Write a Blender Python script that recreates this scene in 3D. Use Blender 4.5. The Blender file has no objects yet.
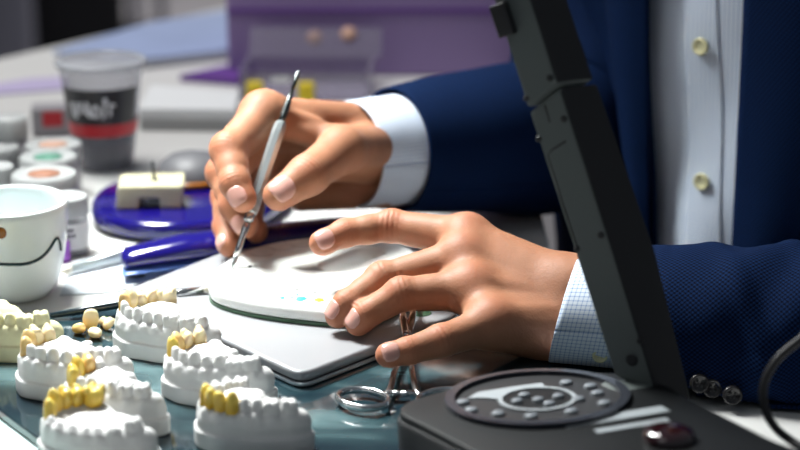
import bpy, bmesh, math, random
import numpy as np
from mathutils import Vector, Matrix

rng = np.random.default_rng(7)
random.seed(7)
sc = bpy.context.scene
COL = sc.collection
PI = math.pi
TABLE_H = 0.75          # everything is laid out with the table top at z = 0 and lifted at the end

# ------------------------------------------------------------------ camera
CAM_H, CAM_Y, PITCH, FPX = 0.40, -1.308, math.radians(17.0), 1888.0
CP, SP = math.cos(PITCH), math.sin(PITCH)

def ray(px, py):
    a = (px - 400.0) / FPX
    b = (225.0 - py) / FPX
    return np.array([a, CP + b * SP, -SP + b * CP])

def atz(px, py, z):
    r = ray(px, py); t = (z - CAM_H) / r[2]
    return np.array([0, CAM_Y, CAM_H]) + t * r

def aty(px, py, y):
    r = ray(px, py); t = (y - CAM_Y) / r[1]
    return np.array([0, CAM_Y, CAM_H]) + t * r

def proj(p):
    d = np.asarray(p, float) - np.array([0, CAM_Y, CAM_H])
    f = d[..., 1] * CP - d[..., 2] * SP
    u = d[..., 1] * SP + d[..., 2] * CP
    return 400 + FPX * d[..., 0] / f, 225 - FPX * u / f

# ------------------------------------------------------------------ materials
def nodes_of(name):
    m = bpy.data.materials.new(name); m.use_nodes = True
    nt = m.node_tree
    return m, nt, nt.nodes['Principled BSDF']

def sset(b, **kw):
    names = dict(color='Base Color', rough='Roughness', metal='Metallic', spec='Specular IOR Level', trans='Transmission Weight',
                 ior='IOR', alpha='Alpha', sss='Subsurface Weight', sssr='Subsurface Radius', ssss='Subsurface Scale', coat='Coat Weight',
                 coatr='Coat Roughness', sheen='Sheen Weight', sheenr='Sheen Roughness', aniso='Anisotropic')
    for k, v in kw.items():
        if k in ('color',) and len(v) == 3: v = (*v, 1)
        b.inputs[names[k]].default_value = v

def N(nt, typ, **kw):
    n = nt.nodes.new(typ)
    for k, v in kw.items(): setattr(n, k, v)
    return n

def add_bump(nt, b, height, strength=0.3, dist=0.001):
    bp = N(nt, 'ShaderNodeBump'); bp.inputs['Strength'].default_value = strength; bp.inputs['Distance'].default_value = dist
    nt.links.new(height, bp.inputs['Height']); nt.links.new(bp.outputs['Normal'], b.inputs['Normal'])
    return bp

def mat(name, color, rough=0.5, metal=0.0, var=0.0, scale=40, bump=0.0, bscale=None, **kw):
    """Plain principled material with optional colour mottling and bump from object-space noise."""
    m, nt, b = nodes_of(name)
    sset(b, color=color, rough=rough, metal=metal, **kw)
    if var or bump:
        tc = N(nt, 'ShaderNodeTexCoord')
        nz = N(nt, 'ShaderNodeTexNoise'); nz.inputs['Scale'].default_value = scale; nz.inputs['Detail'].default_value = 5
        nt.links.new(tc.outputs['Object'], nz.inputs['Vector'])
        if var:
            mx = N(nt, 'ShaderNodeMix', data_type='RGBA')
            mx.inputs[6].default_value = (*[c * (1 - var) for c in color], 1)
            mx.inputs[7].default_value = (*[min(1, c * (1 + var)) for c in color], 1)
            nt.links.new(nz.outputs['Fac'], mx.inputs[0]); nt.links.new(mx.outputs[2], b.inputs['Base Color'])
        if bump:
            n2 = nz
            if bscale:
                n2 = N(nt, 'ShaderNodeTexNoise'); n2.inputs['Scale'].default_value = bscale; n2.inputs['Detail'].default_value = 4
                nt.links.new(tc.outputs['Object'], n2.inputs['Vector'])
            add_bump(nt, b, n2.outputs['Fac'], bump)
    return m

def math_node(nt, op, a, bv=None, c=None):
    n = N(nt, 'ShaderNodeMath', operation=op)
    for i, v in enumerate((a, bv, c)):
        if v is None: continue
        if isinstance(v, (int, float)): n.inputs[i].default_value = v
        else: nt.links.new(v, n.inputs[i])
    return n.outputs[0]

def fabric_weave(name, dark, light, period, rough=0.85, bump=0.4, sheen=0.3):
    m, nt, b = nodes_of(name)
    sset(b, rough=rough, sheen=sheen, spec=0.06)
    uv = N(nt, 'ShaderNodeUVMap'); sp = N(nt, 'ShaderNodeSeparateXYZ'); nt.links.new(uv.outputs[0], sp.inputs[0])
    k = 2 * PI / period
    su = math_node(nt, 'SINE', math_node(nt, 'MULTIPLY', sp.outputs[0], k))
    sv = math_node(nt, 'SINE', math_node(nt, 'MULTIPLY', sp.outputs[1], k))
    pr = math_node(nt, 'MULTIPLY', su, sv)
    nz = N(nt, 'ShaderNodeTexNoise'); nz.inputs['Scale'].default_value = 900; nz.inputs['Detail'].default_value = 2
    nt.links.new(uv.outputs[0], nz.inputs['Vector'])
    f = math_node(nt, 'MULTIPLY_ADD', pr, 0.42, 0.10)
    f = math_node(nt, 'ADD', f, math_node(nt, 'MULTIPLY', nz.outputs['Fac'], 0.36))
    f = math_node(nt, 'MAXIMUM', f, 0.0)
    mx = N(nt, 'ShaderNodeMix', data_type='RGBA'); mx.inputs[6].default_value = (*dark, 1); mx.inputs[7].default_value = (*light, 1)
    nt.links.new(f, mx.inputs[0]); nt.links.new(mx.outputs[2], b.inputs['Base Color'])
    add_bump(nt, b, f, bump, 0.0004)
    return m

def fabric_check(name, base, line, pu, pv, lw=0.24):
    m, nt, b = nodes_of(name)
    sset(b, rough=0.75, sheen=0.15, spec=0.2)
    uv = N(nt, 'ShaderNodeUVMap'); sp = N(nt, 'ShaderNodeSeparateXYZ'); nt.links.new(uv.outputs[0], sp.inputs[0])
    fs = []
    for o, p in ((sp.outputs[0], pu), (sp.outputs[1], pv)):
        fr = math_node(nt, 'FRACT', math_node(nt, 'DIVIDE', o, p))
        fs.append(math_node(nt, 'LESS_THAN', fr, lw))
    f = math_node(nt, 'MULTIPLY_ADD', fs[0], 0.55, math_node(nt, 'MULTIPLY', fs[1], 0.45))
    mx = N(nt, 'ShaderNodeMix', data_type='RGBA'); mx.inputs[6].default_value = (*base, 1); mx.inputs[7].default_value = (*line, 1)
    nt.links.new(f, mx.inputs[0]); nt.links.new(mx.outputs[2], b.inputs['Base Color'])
    nz = N(nt, 'ShaderNodeTexNoise'); nz.inputs['Scale'].default_value = 1500
    nt.links.new(uv.outputs[0], nz.inputs['Vector'])
    add_bump(nt, b, nz.outputs['Fac'], 0.15, 0.0004)
    return m

def skin_mat():
    m, nt, b = nodes_of('skin')
    sset(b, rough=0.56, spec=0.32, sss=0.12, sssr=(1.0, 0.35, 0.18), ssss=0.006)
    at = N(nt, 'ShaderNodeAttribute'); at.attribute_name = 'flush'
    tc = N(nt, 'ShaderNodeTexCoord')
    nz = N(nt, 'ShaderNodeTexNoise'); nz.inputs['Scale'].default_value = 55; nz.inputs['Detail'].default_value = 5; nz.inputs['Roughness'].default_value = 0.6
    nt.links.new(tc.outputs['Object'], nz.inputs['Vector'])
    m1 = N(nt, 'ShaderNodeMix', data_type='RGBA'); m1.inputs[6].default_value = (0.275, 0.115, 0.060, 1); m1.inputs[7].default_value = (0.44, 0.208, 0.120, 1)
    nt.links.new(nz.outputs['Fac'], m1.inputs[0])
    m2 = N(nt, 'ShaderNodeMix', data_type='RGBA'); m2.inputs[7].default_value = (0.43, 0.150, 0.082, 1)
    nt.links.new(m1.outputs[2], m2.inputs[6])
    nt.links.new(math_node(nt, 'MULTIPLY', at.outputs['Fac'], 0.8), m2.inputs[0])
    nt.links.new(m2.outputs[2], b.inputs['Base Color'])
    vo = N(nt, 'ShaderNodeTexVoronoi'); vo.inputs['Scale'].default_value = 750
    nt.links.new(tc.outputs['Object'], vo.inputs['Vector'])
    n3 = N(nt, 'ShaderNodeTexNoise'); n3.inputs['Scale'].default_value = 260; n3.inputs['Detail'].default_value = 4
    nt.links.new(tc.outputs['Object'], n3.inputs['Vector'])
    h = math_node(nt, 'ADD', math_node(nt, 'MULTIPLY', vo.outputs['Distance'], 0.5), n3.outputs['Fac'])
    add_bump(nt, b, h, 0.17, 0.0010)
    return m

def teal_glass():
    m, nt, b = nodes_of('teal_glass')
    sset(b, rough=0.12, spec=0.6, coat=0.3, coatr=0.05)
    tc = N(nt, 'ShaderNodeTexCoord')
    mp = N(nt, 'ShaderNodeMapping'); mp.inputs['Scale'].default_value = (9, 26, 1); mp.inputs['Rotation'].default_value = (0, 0, 0.35)
    nt.links.new(tc.outputs['Object'], mp.inputs['Vector'])
    nz = N(nt, 'ShaderNodeTexNoise'); nz.inputs['Scale'].default_value = 1.0; nz.inputs['Detail'].default_value = 6; nz.inputs['Distortion'].default_value = 0.6
    nt.links.new(mp.outputs[0], nz.inputs['Vector'])
    cr = N(nt, 'ShaderNodeValToRGB')  # lighter streaks: blurred reflections painted into the glass colour
    e = cr.color_ramp.elements
    e[0].position = 0.38; e[0].color = (0.008, 0.020, 0.028, 1)
    e[1].position = 0.66; e[1].color = (0.105, 0.175, 0.185, 1)
    e2 = cr.color_ramp.elements.new(0.52); e2.color = (0.020, 0.044, 0.052, 1)
    nt.links.new(nz.outputs['Fac'], cr.inputs[0]); nt.links.new(cr.outputs[0], b.inputs['Base Color'])
    return m

def clear_plastic(name, tint=(0.9, 0.92, 0.95), dens=0.25):
    m = bpy.data.materials.new(name); m.use_nodes = True; nt = m.node_tree
    out = nt.nodes['Material Output']; b = nt.nodes['Principled BSDF']; sset(b, color=tint, rough=0.12, spec=0.6)
    tr = N(nt, 'ShaderNodeBsdfTransparent'); tr.inputs[0].default_value = (*[0.5 + 0.5 * t for t in tint], 1)
    lw = N(nt, 'ShaderNodeLayerWeight'); lw.inputs[0].default_value = 0.35
    f = math_node(nt, 'MULTIPLY_ADD', lw.outputs['Facing'], 0.5, dens)
    mx = N(nt, 'ShaderNodeMixShader'); nt.links.new(f, mx.inputs[0]); nt.links.new(tr.outputs[0], mx.inputs[1]); nt.links.new(b.outputs[0], mx.inputs[2])
    nt.links.new(mx.outputs[0], out.inputs['Surface'])
    return m

M = {}
M['skin'] = skin_mat()
M['nail'] = mat('fingernail', (0.58, 0.315, 0.265), 0.24, var=0.08, scale=200, spec=0.6, sss=0.1, sssr=(1, .4, .3), ssss=0.003)
M['plaster'] = mat('white_plaster', (0.68, 0.68, 0.67), 0.75, var=0.03, scale=300, bump=0.12, bscale=900)
M['cream_plaster'] = mat('cream_plaster', (0.66, 0.63, 0.39), 0.7, var=0.04, scale=300, bump=0.12, bscale=900)
M['wax'] = mat('yellow_wax', (0.74, 0.52, 0.05), 0.32, var=0.22, scale=160, sss=0.25, sssr=(1, .6, .2), ssss=0.004)
M['ivory'] = mat('ivory_ceramic', (0.80, 0.62, 0.30), 0.32, var=0.18, scale=170, sss=0.25, sssr=(1, .7, .4), ssss=0.004)
M['pale_ivory'] = mat('pale_ivory_ceramic', (0.80, 0.68, 0.42), 0.32, var=0.15, scale=200, sss=0.2, sssr=(1, .7, .4), ssss=0.004)
def crown_mat(name, low, high, p0=0.25, p1=0.75):
    m, nt, b = nodes_of(name); sset(b, rough=0.3, sss=0.2, sssr=(1, .65, .3), ssss=0.004)
    tc = N(nt, 'ShaderNodeTexCoord'); sp = N(nt, 'ShaderNodeSeparateXYZ'); nt.links.new(tc.outputs['Generated'], sp.inputs[0])
    nz = N(nt, 'ShaderNodeTexNoise'); nz.inputs['Scale'].default_value = 180; nt.links.new(tc.outputs['Object'], nz.inputs['Vector'])
    f = math_node(nt, 'ADD', sp.outputs[2], math_node(nt, 'MULTIPLY_ADD', nz.outputs['Fac'], 0.5, -0.25))
    cr = N(nt, 'ShaderNodeValToRGB'); e = cr.color_ramp.elements
    e[0].position = p0; e[0].color = (*low, 1); e[1].position = p1; e[1].color = (*high, 1)
    nt.links.new(f, cr.inputs[0]); nt.links.new(cr.outputs[0], b.inputs['Base Color'])
    return m
M['wax'] = crown_mat('yellow_wax_crown', (0.66, 0.40, 0.015), (0.76, 0.60, 0.14), 0.35, 0.95)
M['ivory'] = crown_mat('ivory_crown_amber_neck', (0.60, 0.30, 0.02), (0.76, 0.58, 0.28), 0.3, 0.9)
M['pale_ivory'] = crown_mat('pale_crown', (0.68, 0.44, 0.13), (0.76, 0.66, 0.42), 0.15, 0.75)
M['palette'] = mat('palette_porcelain', (0.83, 0.85, 0.82), 0.16, spec=0.6)
M['green_edge'] = mat('dark_green_edge', (0.05, 0.12, 0.06), 0.4)
M['silver'] = mat('silver_coating', (0.31, 0.315, 0.33), 0.36, 0.25, var=0.03, scale=15)
M['silver_edge'] = mat('silver_edge', (0.62, 0.68, 0.72), 0.22, 0.7)
M['dark_gap'] = mat('dark_rubber', (0.02, 0.022, 0.025), 0.6)
M['glass'] = teal_glass()
M['glass_edge'] = mat('glass_edge_green', (0.30, 0.55, 0.55), 0.15)
M['white_top'] = mat('white_laminate', (0.60, 0.60, 0.585), 0.4, var=0.03, scale=6, bump=0.02)
M['paper'] = mat('paper', (0.66, 0.68, 0.69), 0.7, var=0.03, scale=20)
M['steel'] = mat('polished_steel', (0.66, 0.67, 0.68), 0.18, 1.0, var=0.05, scale=60)
M['satin_steel'] = mat('satin_steel', (0.50, 0.55, 0.56), 0.33, 0.85, var=0.06, scale=80)
M['dark_steel'] = mat('dark_steel', (0.10, 0.11, 0.11), 0.25, 0.9)
M['blue_gloss'] = mat('blue_gloss', (0.006, 0.003, 0.115), 0.12, spec=0.6, coat=0.5, var=0.1, scale=20)
M['blue_edge'] = mat('pale_blue_edge', (0.10, 0.20, 0.55), 0.25)
M['cream_block'] = mat('cream_block', (0.50, 0.475, 0.31), 0.6, var=0.05, scale=60)
M['grey_dish'] = mat('grey_dish', (0.11, 0.11, 0.12), 0.5, var=0.1, scale=40)
M['china'] = mat('white_china', (0.74, 0.80, 0.80), 0.14, spec=0.55)
M['china_line'] = mat('dark_teal_glaze', (0.006, 0.03, 0.035), 0.2)
M['brown'] = mat('brown_glaze', (0.26, 0.085, 0.01), 0.2)
M['lid'] = mat('white_lid_plastic', (0.34, 0.35, 0.35), 0.4, var=0.03, scale=60)
M['jar'] = clear_plastic('jar_plastic', (0.55, 0.57, 0.60), 0.35)
M['powder'] = mat('grey_powder', (0.36, 0.34, 0.36), 0.9, var=0.15, scale=120)
M['label'] = mat('jar_label', (0.62, 0.62, 0.62), 0.6, var=0.04, scale=80)
M['ink'] = mat('label_ink', (0.05, 0.05, 0.06), 0.6)
M['green_ink'] = mat('green_ink', (0.07, 0.21, 0.15), 0.6)
M['orange_ink'] = mat('orange_ink', (0.27, 0.12, 0.07), 0.6)
M['red'] = mat('red_print', (0.50, 0.008, 0.02), 0.4)
M['black_print'] = mat('black_print', (0.018, 0.02, 0.025), 0.35)
M['white_print'] = mat('white_print', (0.75, 0.77, 0.8), 0.5)
M['cup_plastic'] = clear_plastic('cup_plastic', (0.60, 0.61, 0.66), 0.12)
M['dark_drink'] = mat('dark_drink', (0.05, 0.055, 0.07), 0.15)
M['purple'] = mat('purple_panel', (0.25, 0.175, 0.37), 0.5, var=0.08, scale=6)
M['deep_purple'] = mat('deep_purple', (0.12, 0.04, 0.25), 0.45)
M['pale_blue'] = mat('pale_blue_sheet', (0.30, 0.37, 0.56), 0.4, var=0.2, scale=10)
M['lilac'] = mat('lilac_paper', (0.42, 0.37, 0.55), 0.6)
M['box_plastic'] = clear_plastic('box_plastic', (0.62, 0.60, 0.68), 0.10)
M['yellow'] = mat('yellow_foam', (0.80, 0.62, 0.02), 0.6, var=0.08, scale=80)
M['peach'] = mat('peach_sticker', (0.45, 0.27, 0.20), 0.6)
M['jacket'] = fabric_weave('navy_wool', (0.0005, 0.0015, 0.008), (0.0065, 0.031, 0.118), 0.0031, sheen=0.0)
M['lining'] = mat('jacket_lining', (0.004, 0.006, 0.018), 0.6)
M['shirt'] = fabric_check('checked_shirt_cotton', (0.67, 0.73, 0.81), (0.17, 0.29, 0.54), 0.0026, 0.0026)
M['trouser'] = mat('trouser_cloth', (0.01, 0.014, 0.03), 0.9, var=0.2, scale=200)
M['button_pearl'] = mat('cream_button', (0.66, 0.63, 0.38), 0.25, var=0.12, scale=200, spec=0.6)
M['button_dark'] = mat('dark_horn_button', (0.022, 0.020, 0.022), 0.2, var=0.3, scale=150, spec=0.6)
M['thread'] = mat('thread', (0.5, 0.5, 0.35), 0.9)
M['hair'] = mat('dark_hair', (0.02, 0.014, 0.01), 0.6)
M['device_grey'] = mat('device_grey_plastic', (0.11, 0.128, 0.122), 0.42, var=0.04, scale=15, bump=0.05, bscale=900)
M['device_black'] = mat('device_black_plastic', (0.012, 0.012, 0.014), 0.5, bump=0.06, bscale=900)
M['device_top'] = mat('device_top_plastic', (0.006, 0.007, 0.008), 0.5, spec=0.25, var=0.1, scale=30)
M['device_ring'] = mat('device_ring_grey', (0.03, 0.033, 0.042), 0.25)
M['device_light'] = mat('device_light_print', (0.34, 0.37, 0.39), 0.45)
M['device_mid'] = mat('device_button_grey', (0.17, 0.19, 0.21), 0.45)
M['red_glass'] = mat('dark_red_gloss', (0.018, 0.004, 0.006), 0.08, spec=0.8, coat=0.6)
M['cable'] = mat('cable_rubber', (0.012, 0.012, 0.013), 0.45)
M['paint_blue'] = mat('blue_stain', (0.05, 0.34, 0.62), 0.4)
M['paint_yellow'] = mat('yellow_stain', (0.55, 0.42, 0.03), 0.4)
M['paint_grey'] = mat('grey_stain', (0.28, 0.29, 0.28), 0.4)
M['floor'] = mat('grey_floor', (0.22, 0.21, 0.22), 0.55, var=0.25, scale=3)
M['wall'] = mat('grey_wall', (0.13, 0.125, 0.14), 0.8, var=0.08, scale=2)
M['black_cloth'] = mat('black_fabric', (0.004, 0.004, 0.006), 0.9)
M['grey_metal'] = mat('grey_metal', (0.17, 0.17, 0.21), 0.4, 0.2)
M['violet_paint'] = mat('violet_lid', (0.24, 0.05, 0.42), 0.4)
M['brush_black'] = mat('black_lacquer', (0.006, 0.016, 0.022), 0.15, coat=0.5)
M['bristle'] = mat('pale_bristle', (0.66, 0.62, 0.52), 0.8)

# ------------------------------------------------------------------ object helpers
WM = {}     # world matrix of every object built, kept by hand

def thing(name, label, cat, loc=(0, 0, 0), rotz=0.0, group=None):
    o = bpy.data.objects.new(name, None); COL.objects.link(o)
    o.empty_display_size = 0.02
    o.location = loc; o.rotation_euler = (0, 0, rotz)
    o['label'] = label; o['category'] = cat
    if group: o['group'] = group
    WM[o] = Matrix.Translation(Vector(loc)) @ Matrix.Rotation(rotz, 4, 'Z')
    return o

def tag(o, label, cat, group=None, kind=None):
    if label: o['label'] = label
    if cat: o['category'] = cat
    if group: o['group'] = group
    if kind: o['kind'] = kind
    return o

def part(name, geo, material, parent=None, world=False, smooth=True, label=None, uv=None, loc=None, autosmooth=None, flush=None):
    """One mesh object. geo = (verts, faces). world=True: verts are world coordinates."""
    V = np.asarray(geo[0], float); F = geo[1]
    if parent is not None and world:
        inv = np.array(WM[parent].inverted())
        V = V @ inv[:3, :3].T + inv[:3, 3]
    off = np.zeros(3)
    if parent is None:
        off = np.array(loc if loc is not None else [V[:, 0].mean(), V[:, 1].mean(), V[:, 2].min()])
        V = V - off
    me = bpy.data.meshes.new(name)
    if isinstance(F, np.ndarray) and F.ndim == 2:
        n = F.shape[1]
        me.vertices.add(len(V)); me.vertices.foreach_set('co', V.astype(np.float32).ravel())
        me.loops.add(F.size); me.loops.foreach_set('vertex_index', F.astype(np.int32).ravel())
        me.polygons.add(len(F)); me.polygons.foreach_set('loop_start', np.arange(0, F.size, n, dtype=np.int32))
        me.update(calc_edges=True)
    else:
        me.from_pydata([tuple(v) for v in V], [], [tuple(int(i) for i in f) for f in F])
    me.validate()
    me.polygons.foreach_set('use_smooth', np.full(len(me.polygons), bool(smooth)))
    if uv is not None:
        ul = me.uv_layers.new(name='UVMap'); li = np.empty(len(me.loops), np.int32); me.loops.foreach_get('vertex_index', li)
        ul.data.foreach_set('uv', np.asarray(uv, np.float32)[li].ravel())
    if flush is not None:
        a = me.attributes.new('flush', 'FLOAT', 'POINT'); a.data.foreach_set('value', np.asarray(flush, np.float32))
    me.materials.append(material)
    me.update()
    o = bpy.data.objects.new(name, me); COL.objects.link(o)
    if parent is not None:
        o.parent = parent; WM[o] = WM[parent].copy()
    else:
        o.location = off; WM[o] = Matrix.Translation(Vector(off))
    if label: o['label'] = label
    if autosmooth:
        md = o.modifiers.new('edges', 'EDGE_SPLIT'); md.split_angle = math.radians(autosmooth)
    return o

def bevel(o, w, seg=3):
    md = o.modifiers.new('bevel', 'BEVEL'); md.width = w; md.segments = seg; md.limit_method = 'ANGLE'; md.angle_limit = math.radians(35)
    md.harden_normals = False
    return o

def copy_thing(root, loc, rotz=0.0, label=None, group=None, scale=None):
    r = root.copy(); COL.objects.link(r); r.location = loc; r.rotation_euler = (0, 0, rotz)
    if scale: r.scale = scale
    if label: r['label'] = label
    if group: r['group'] = group
    WM[r] = Matrix.Translation(Vector(loc)) @ Matrix.Rotation(rotz, 4, 'Z')
    for ch in list(root.children):
        c = ch.copy(); COL.objects.link(c); c.parent = r; WM[c] = WM[r]
        for g in list(ch.children):
            d = g.copy(); COL.objects.link(d); d.parent = c
    return r

# ------------------------------------------------------------------ geometry helpers
def merge(*geos):
    V, F, n = [], [], 0
    for v, f in geos:
        v = np.asarray(v, float); V.append(v)
        F += [tuple(int(i) + n for i in q) for q in f]; n += len(v)
    return np.vstack(V), F

def xf(geo, mtx):
    m = np.array(mtx); v = np.asarray(geo[0], float)
    return v @ m[:3, :3].T + m[:3, 3], geo[1]

def move(geo, d): return np.asarray(geo[0], float) + np.asarray(d, float), geo[1]

def rotz_geo(geo, a, piv=(0, 0, 0)):
    c, s = math.cos(a), math.sin(a); v = np.asarray(geo[0], float) - piv
    R = np.array([[c, -s, 0], [s, c, 0], [0, 0, 1]])
    return v @ R.T + piv, geo[1]

def box(x0, x1, y0, y1, z0, z1):
    V = [(x, y, z) for z in (z0, z1) for y in (y0, y1) for x in (x0, x1)]
    return np.array(V, float), [(0, 2, 3, 1), (4, 5, 7, 6), (0, 1, 5, 4), (2, 6, 7, 3), (0, 4, 6, 2), (1, 3, 7, 5)]

def lathe(prof, seg=48, cap=True):
    V, F = [], []
    n = len(prof)
    for r, z in prof:
        for j in range(seg):
            a = 2 * PI * j / seg; V.append((r * math.cos(a), r * math.sin(a), z))
    for i in range(n - 1):
        for j in range(seg):
            k = (j + 1) % seg
            F.append((i * seg + j, i * seg + k, (i + 1) * seg + k, (i + 1) * seg + j))
    if cap:
        if prof[0][0] > 1e-6: F.append(tuple(range(seg - 1, -1, -1)))
        if prof[-1][0] > 1e-6: F.append(tuple((n - 1) * seg + j for j in range(seg)))
    return np.array(V), F

def smooth_path(pts, n):
    """Catmull-Rom through pts, n samples."""
    P = np.asarray(pts, float); P = np.vstack([2 * P[0] - P[1], P, 2 * P[-1] - P[-2]])
    m = len(P) - 3; out = []
    for s in np.linspace(0, m - 1e-9, n):
        i = int(s); t = s - i; a, b, c, d = P[i:i + 4]
        out.append(0.5 * ((2 * b) + (-a + c) * t + (2 * a - 5 * b + 4 * c - d) * t * t + (-a + 3 * b - 3 * c + d) * t ** 3))
    return np.array(out)

def frames(P, up=(0, 0, 1)):
    T = np.gradient(P, axis=0); T /= np.linalg.norm(T, axis=1)[:, None]
    u = np.asarray(up, float); A, B = [], []
    a = np.cross(u, T[0])
    if np.linalg.norm(a) < 1e-3: a = np.cross((1, 0, 0), T[0])
    for t in T:
        a = a - t * np.dot(a, t); a = a / np.linalg.norm(a); A.append(a); B.append(np.cross(t, a))
    return T, np.array(A), np.array(B)

def tube(P, R, seg=16, R2=None, closed=False, up=(0, 0, 1), caps=True):
    P = np.asarray(P, float); n = len(P)
    R = np.full(n, R) if np.isscalar(R) else np.asarray(R, float)
    R2 = R if R2 is None else (np.full(n, R2) if np.isscalar(R2) else np.asarray(R2, float))
    if closed:
        T = np.roll(P, -1, 0) - np.roll(P, 1, 0); T /= np.linalg.norm(T, axis=1)[:, None]
        A = np.cross(np.asarray(up, float), T); A /= np.linalg.norm(A, axis=1)[:, None]; B = np.cross(T, A)
    else:
        T, A, B = frames(P, up)
    an = np.linspace(0, 2 * PI, seg, endpoint=False)
    V = (P[:, None, :] + (R[:, None] * np.cos(an))[:, :, None] * A[:, None, :] + (R2[:, None] * np.sin(an))[:, :, None] * B[:, None, :]).reshape(-1, 3)
    F = []
    for i in range(n if closed else n - 1):
        i2 = (i + 1) % n
        for j in range(seg):
            k = (j + 1) % seg
            F.append((i * seg + j, i * seg + k, i2 * seg + k, i2 * seg + j))
    if not closed and caps:
        F.append(tuple(range(seg - 1, -1, -1))); F.append(tuple((n - 1) * seg + j for j in range(seg)))
    return V, F

def prism(outline, z0, z1):
    o = np.asarray(outline, float); n = len(o)
    area = 0.5 * np.sum(o[:, 0] * np.roll(o[:, 1], -1) - np.roll(o[:, 0], -1) * o[:, 1])
    if area < 0: o = o[::-1]
    V = np.vstack([np.c_[o, np.full(n, z0)], np.c_[o, np.full(n, z1)]])
    F = [tuple(range(n - 1, -1, -1)), tuple(range(n, 2 * n))] + [(i, (i + 1) % n, n + (i + 1) % n, n + i) for i in range(n)]
    return V, F

def round_poly(pts, r, seg=6):
    """Round the corners of a 2D polygon."""
    P = np.asarray(pts, float); out = []
    n = len(P); rr = [r] * n if np.isscalar(r) else r
    for i in range(n):
        a, b, c = P[i - 1], P[i], P[(i + 1) % n]
        u = (a - b) / np.linalg.norm(a - b); v = (c - b) / np.linalg.norm(c - b)
        ang = math.acos(np.clip(np.dot(u, v), -1, 1)); d = rr[i] / math.tan(ang / 2)
        p0, p1 = b + u * d, b + v * d
        for t in np.linspace(0, 1, seg + 1):
            out.append((1 - t) ** 2 * p0 + 2 * t * (1 - t) * b + t * t * p1)
    return np.array(out)

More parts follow.
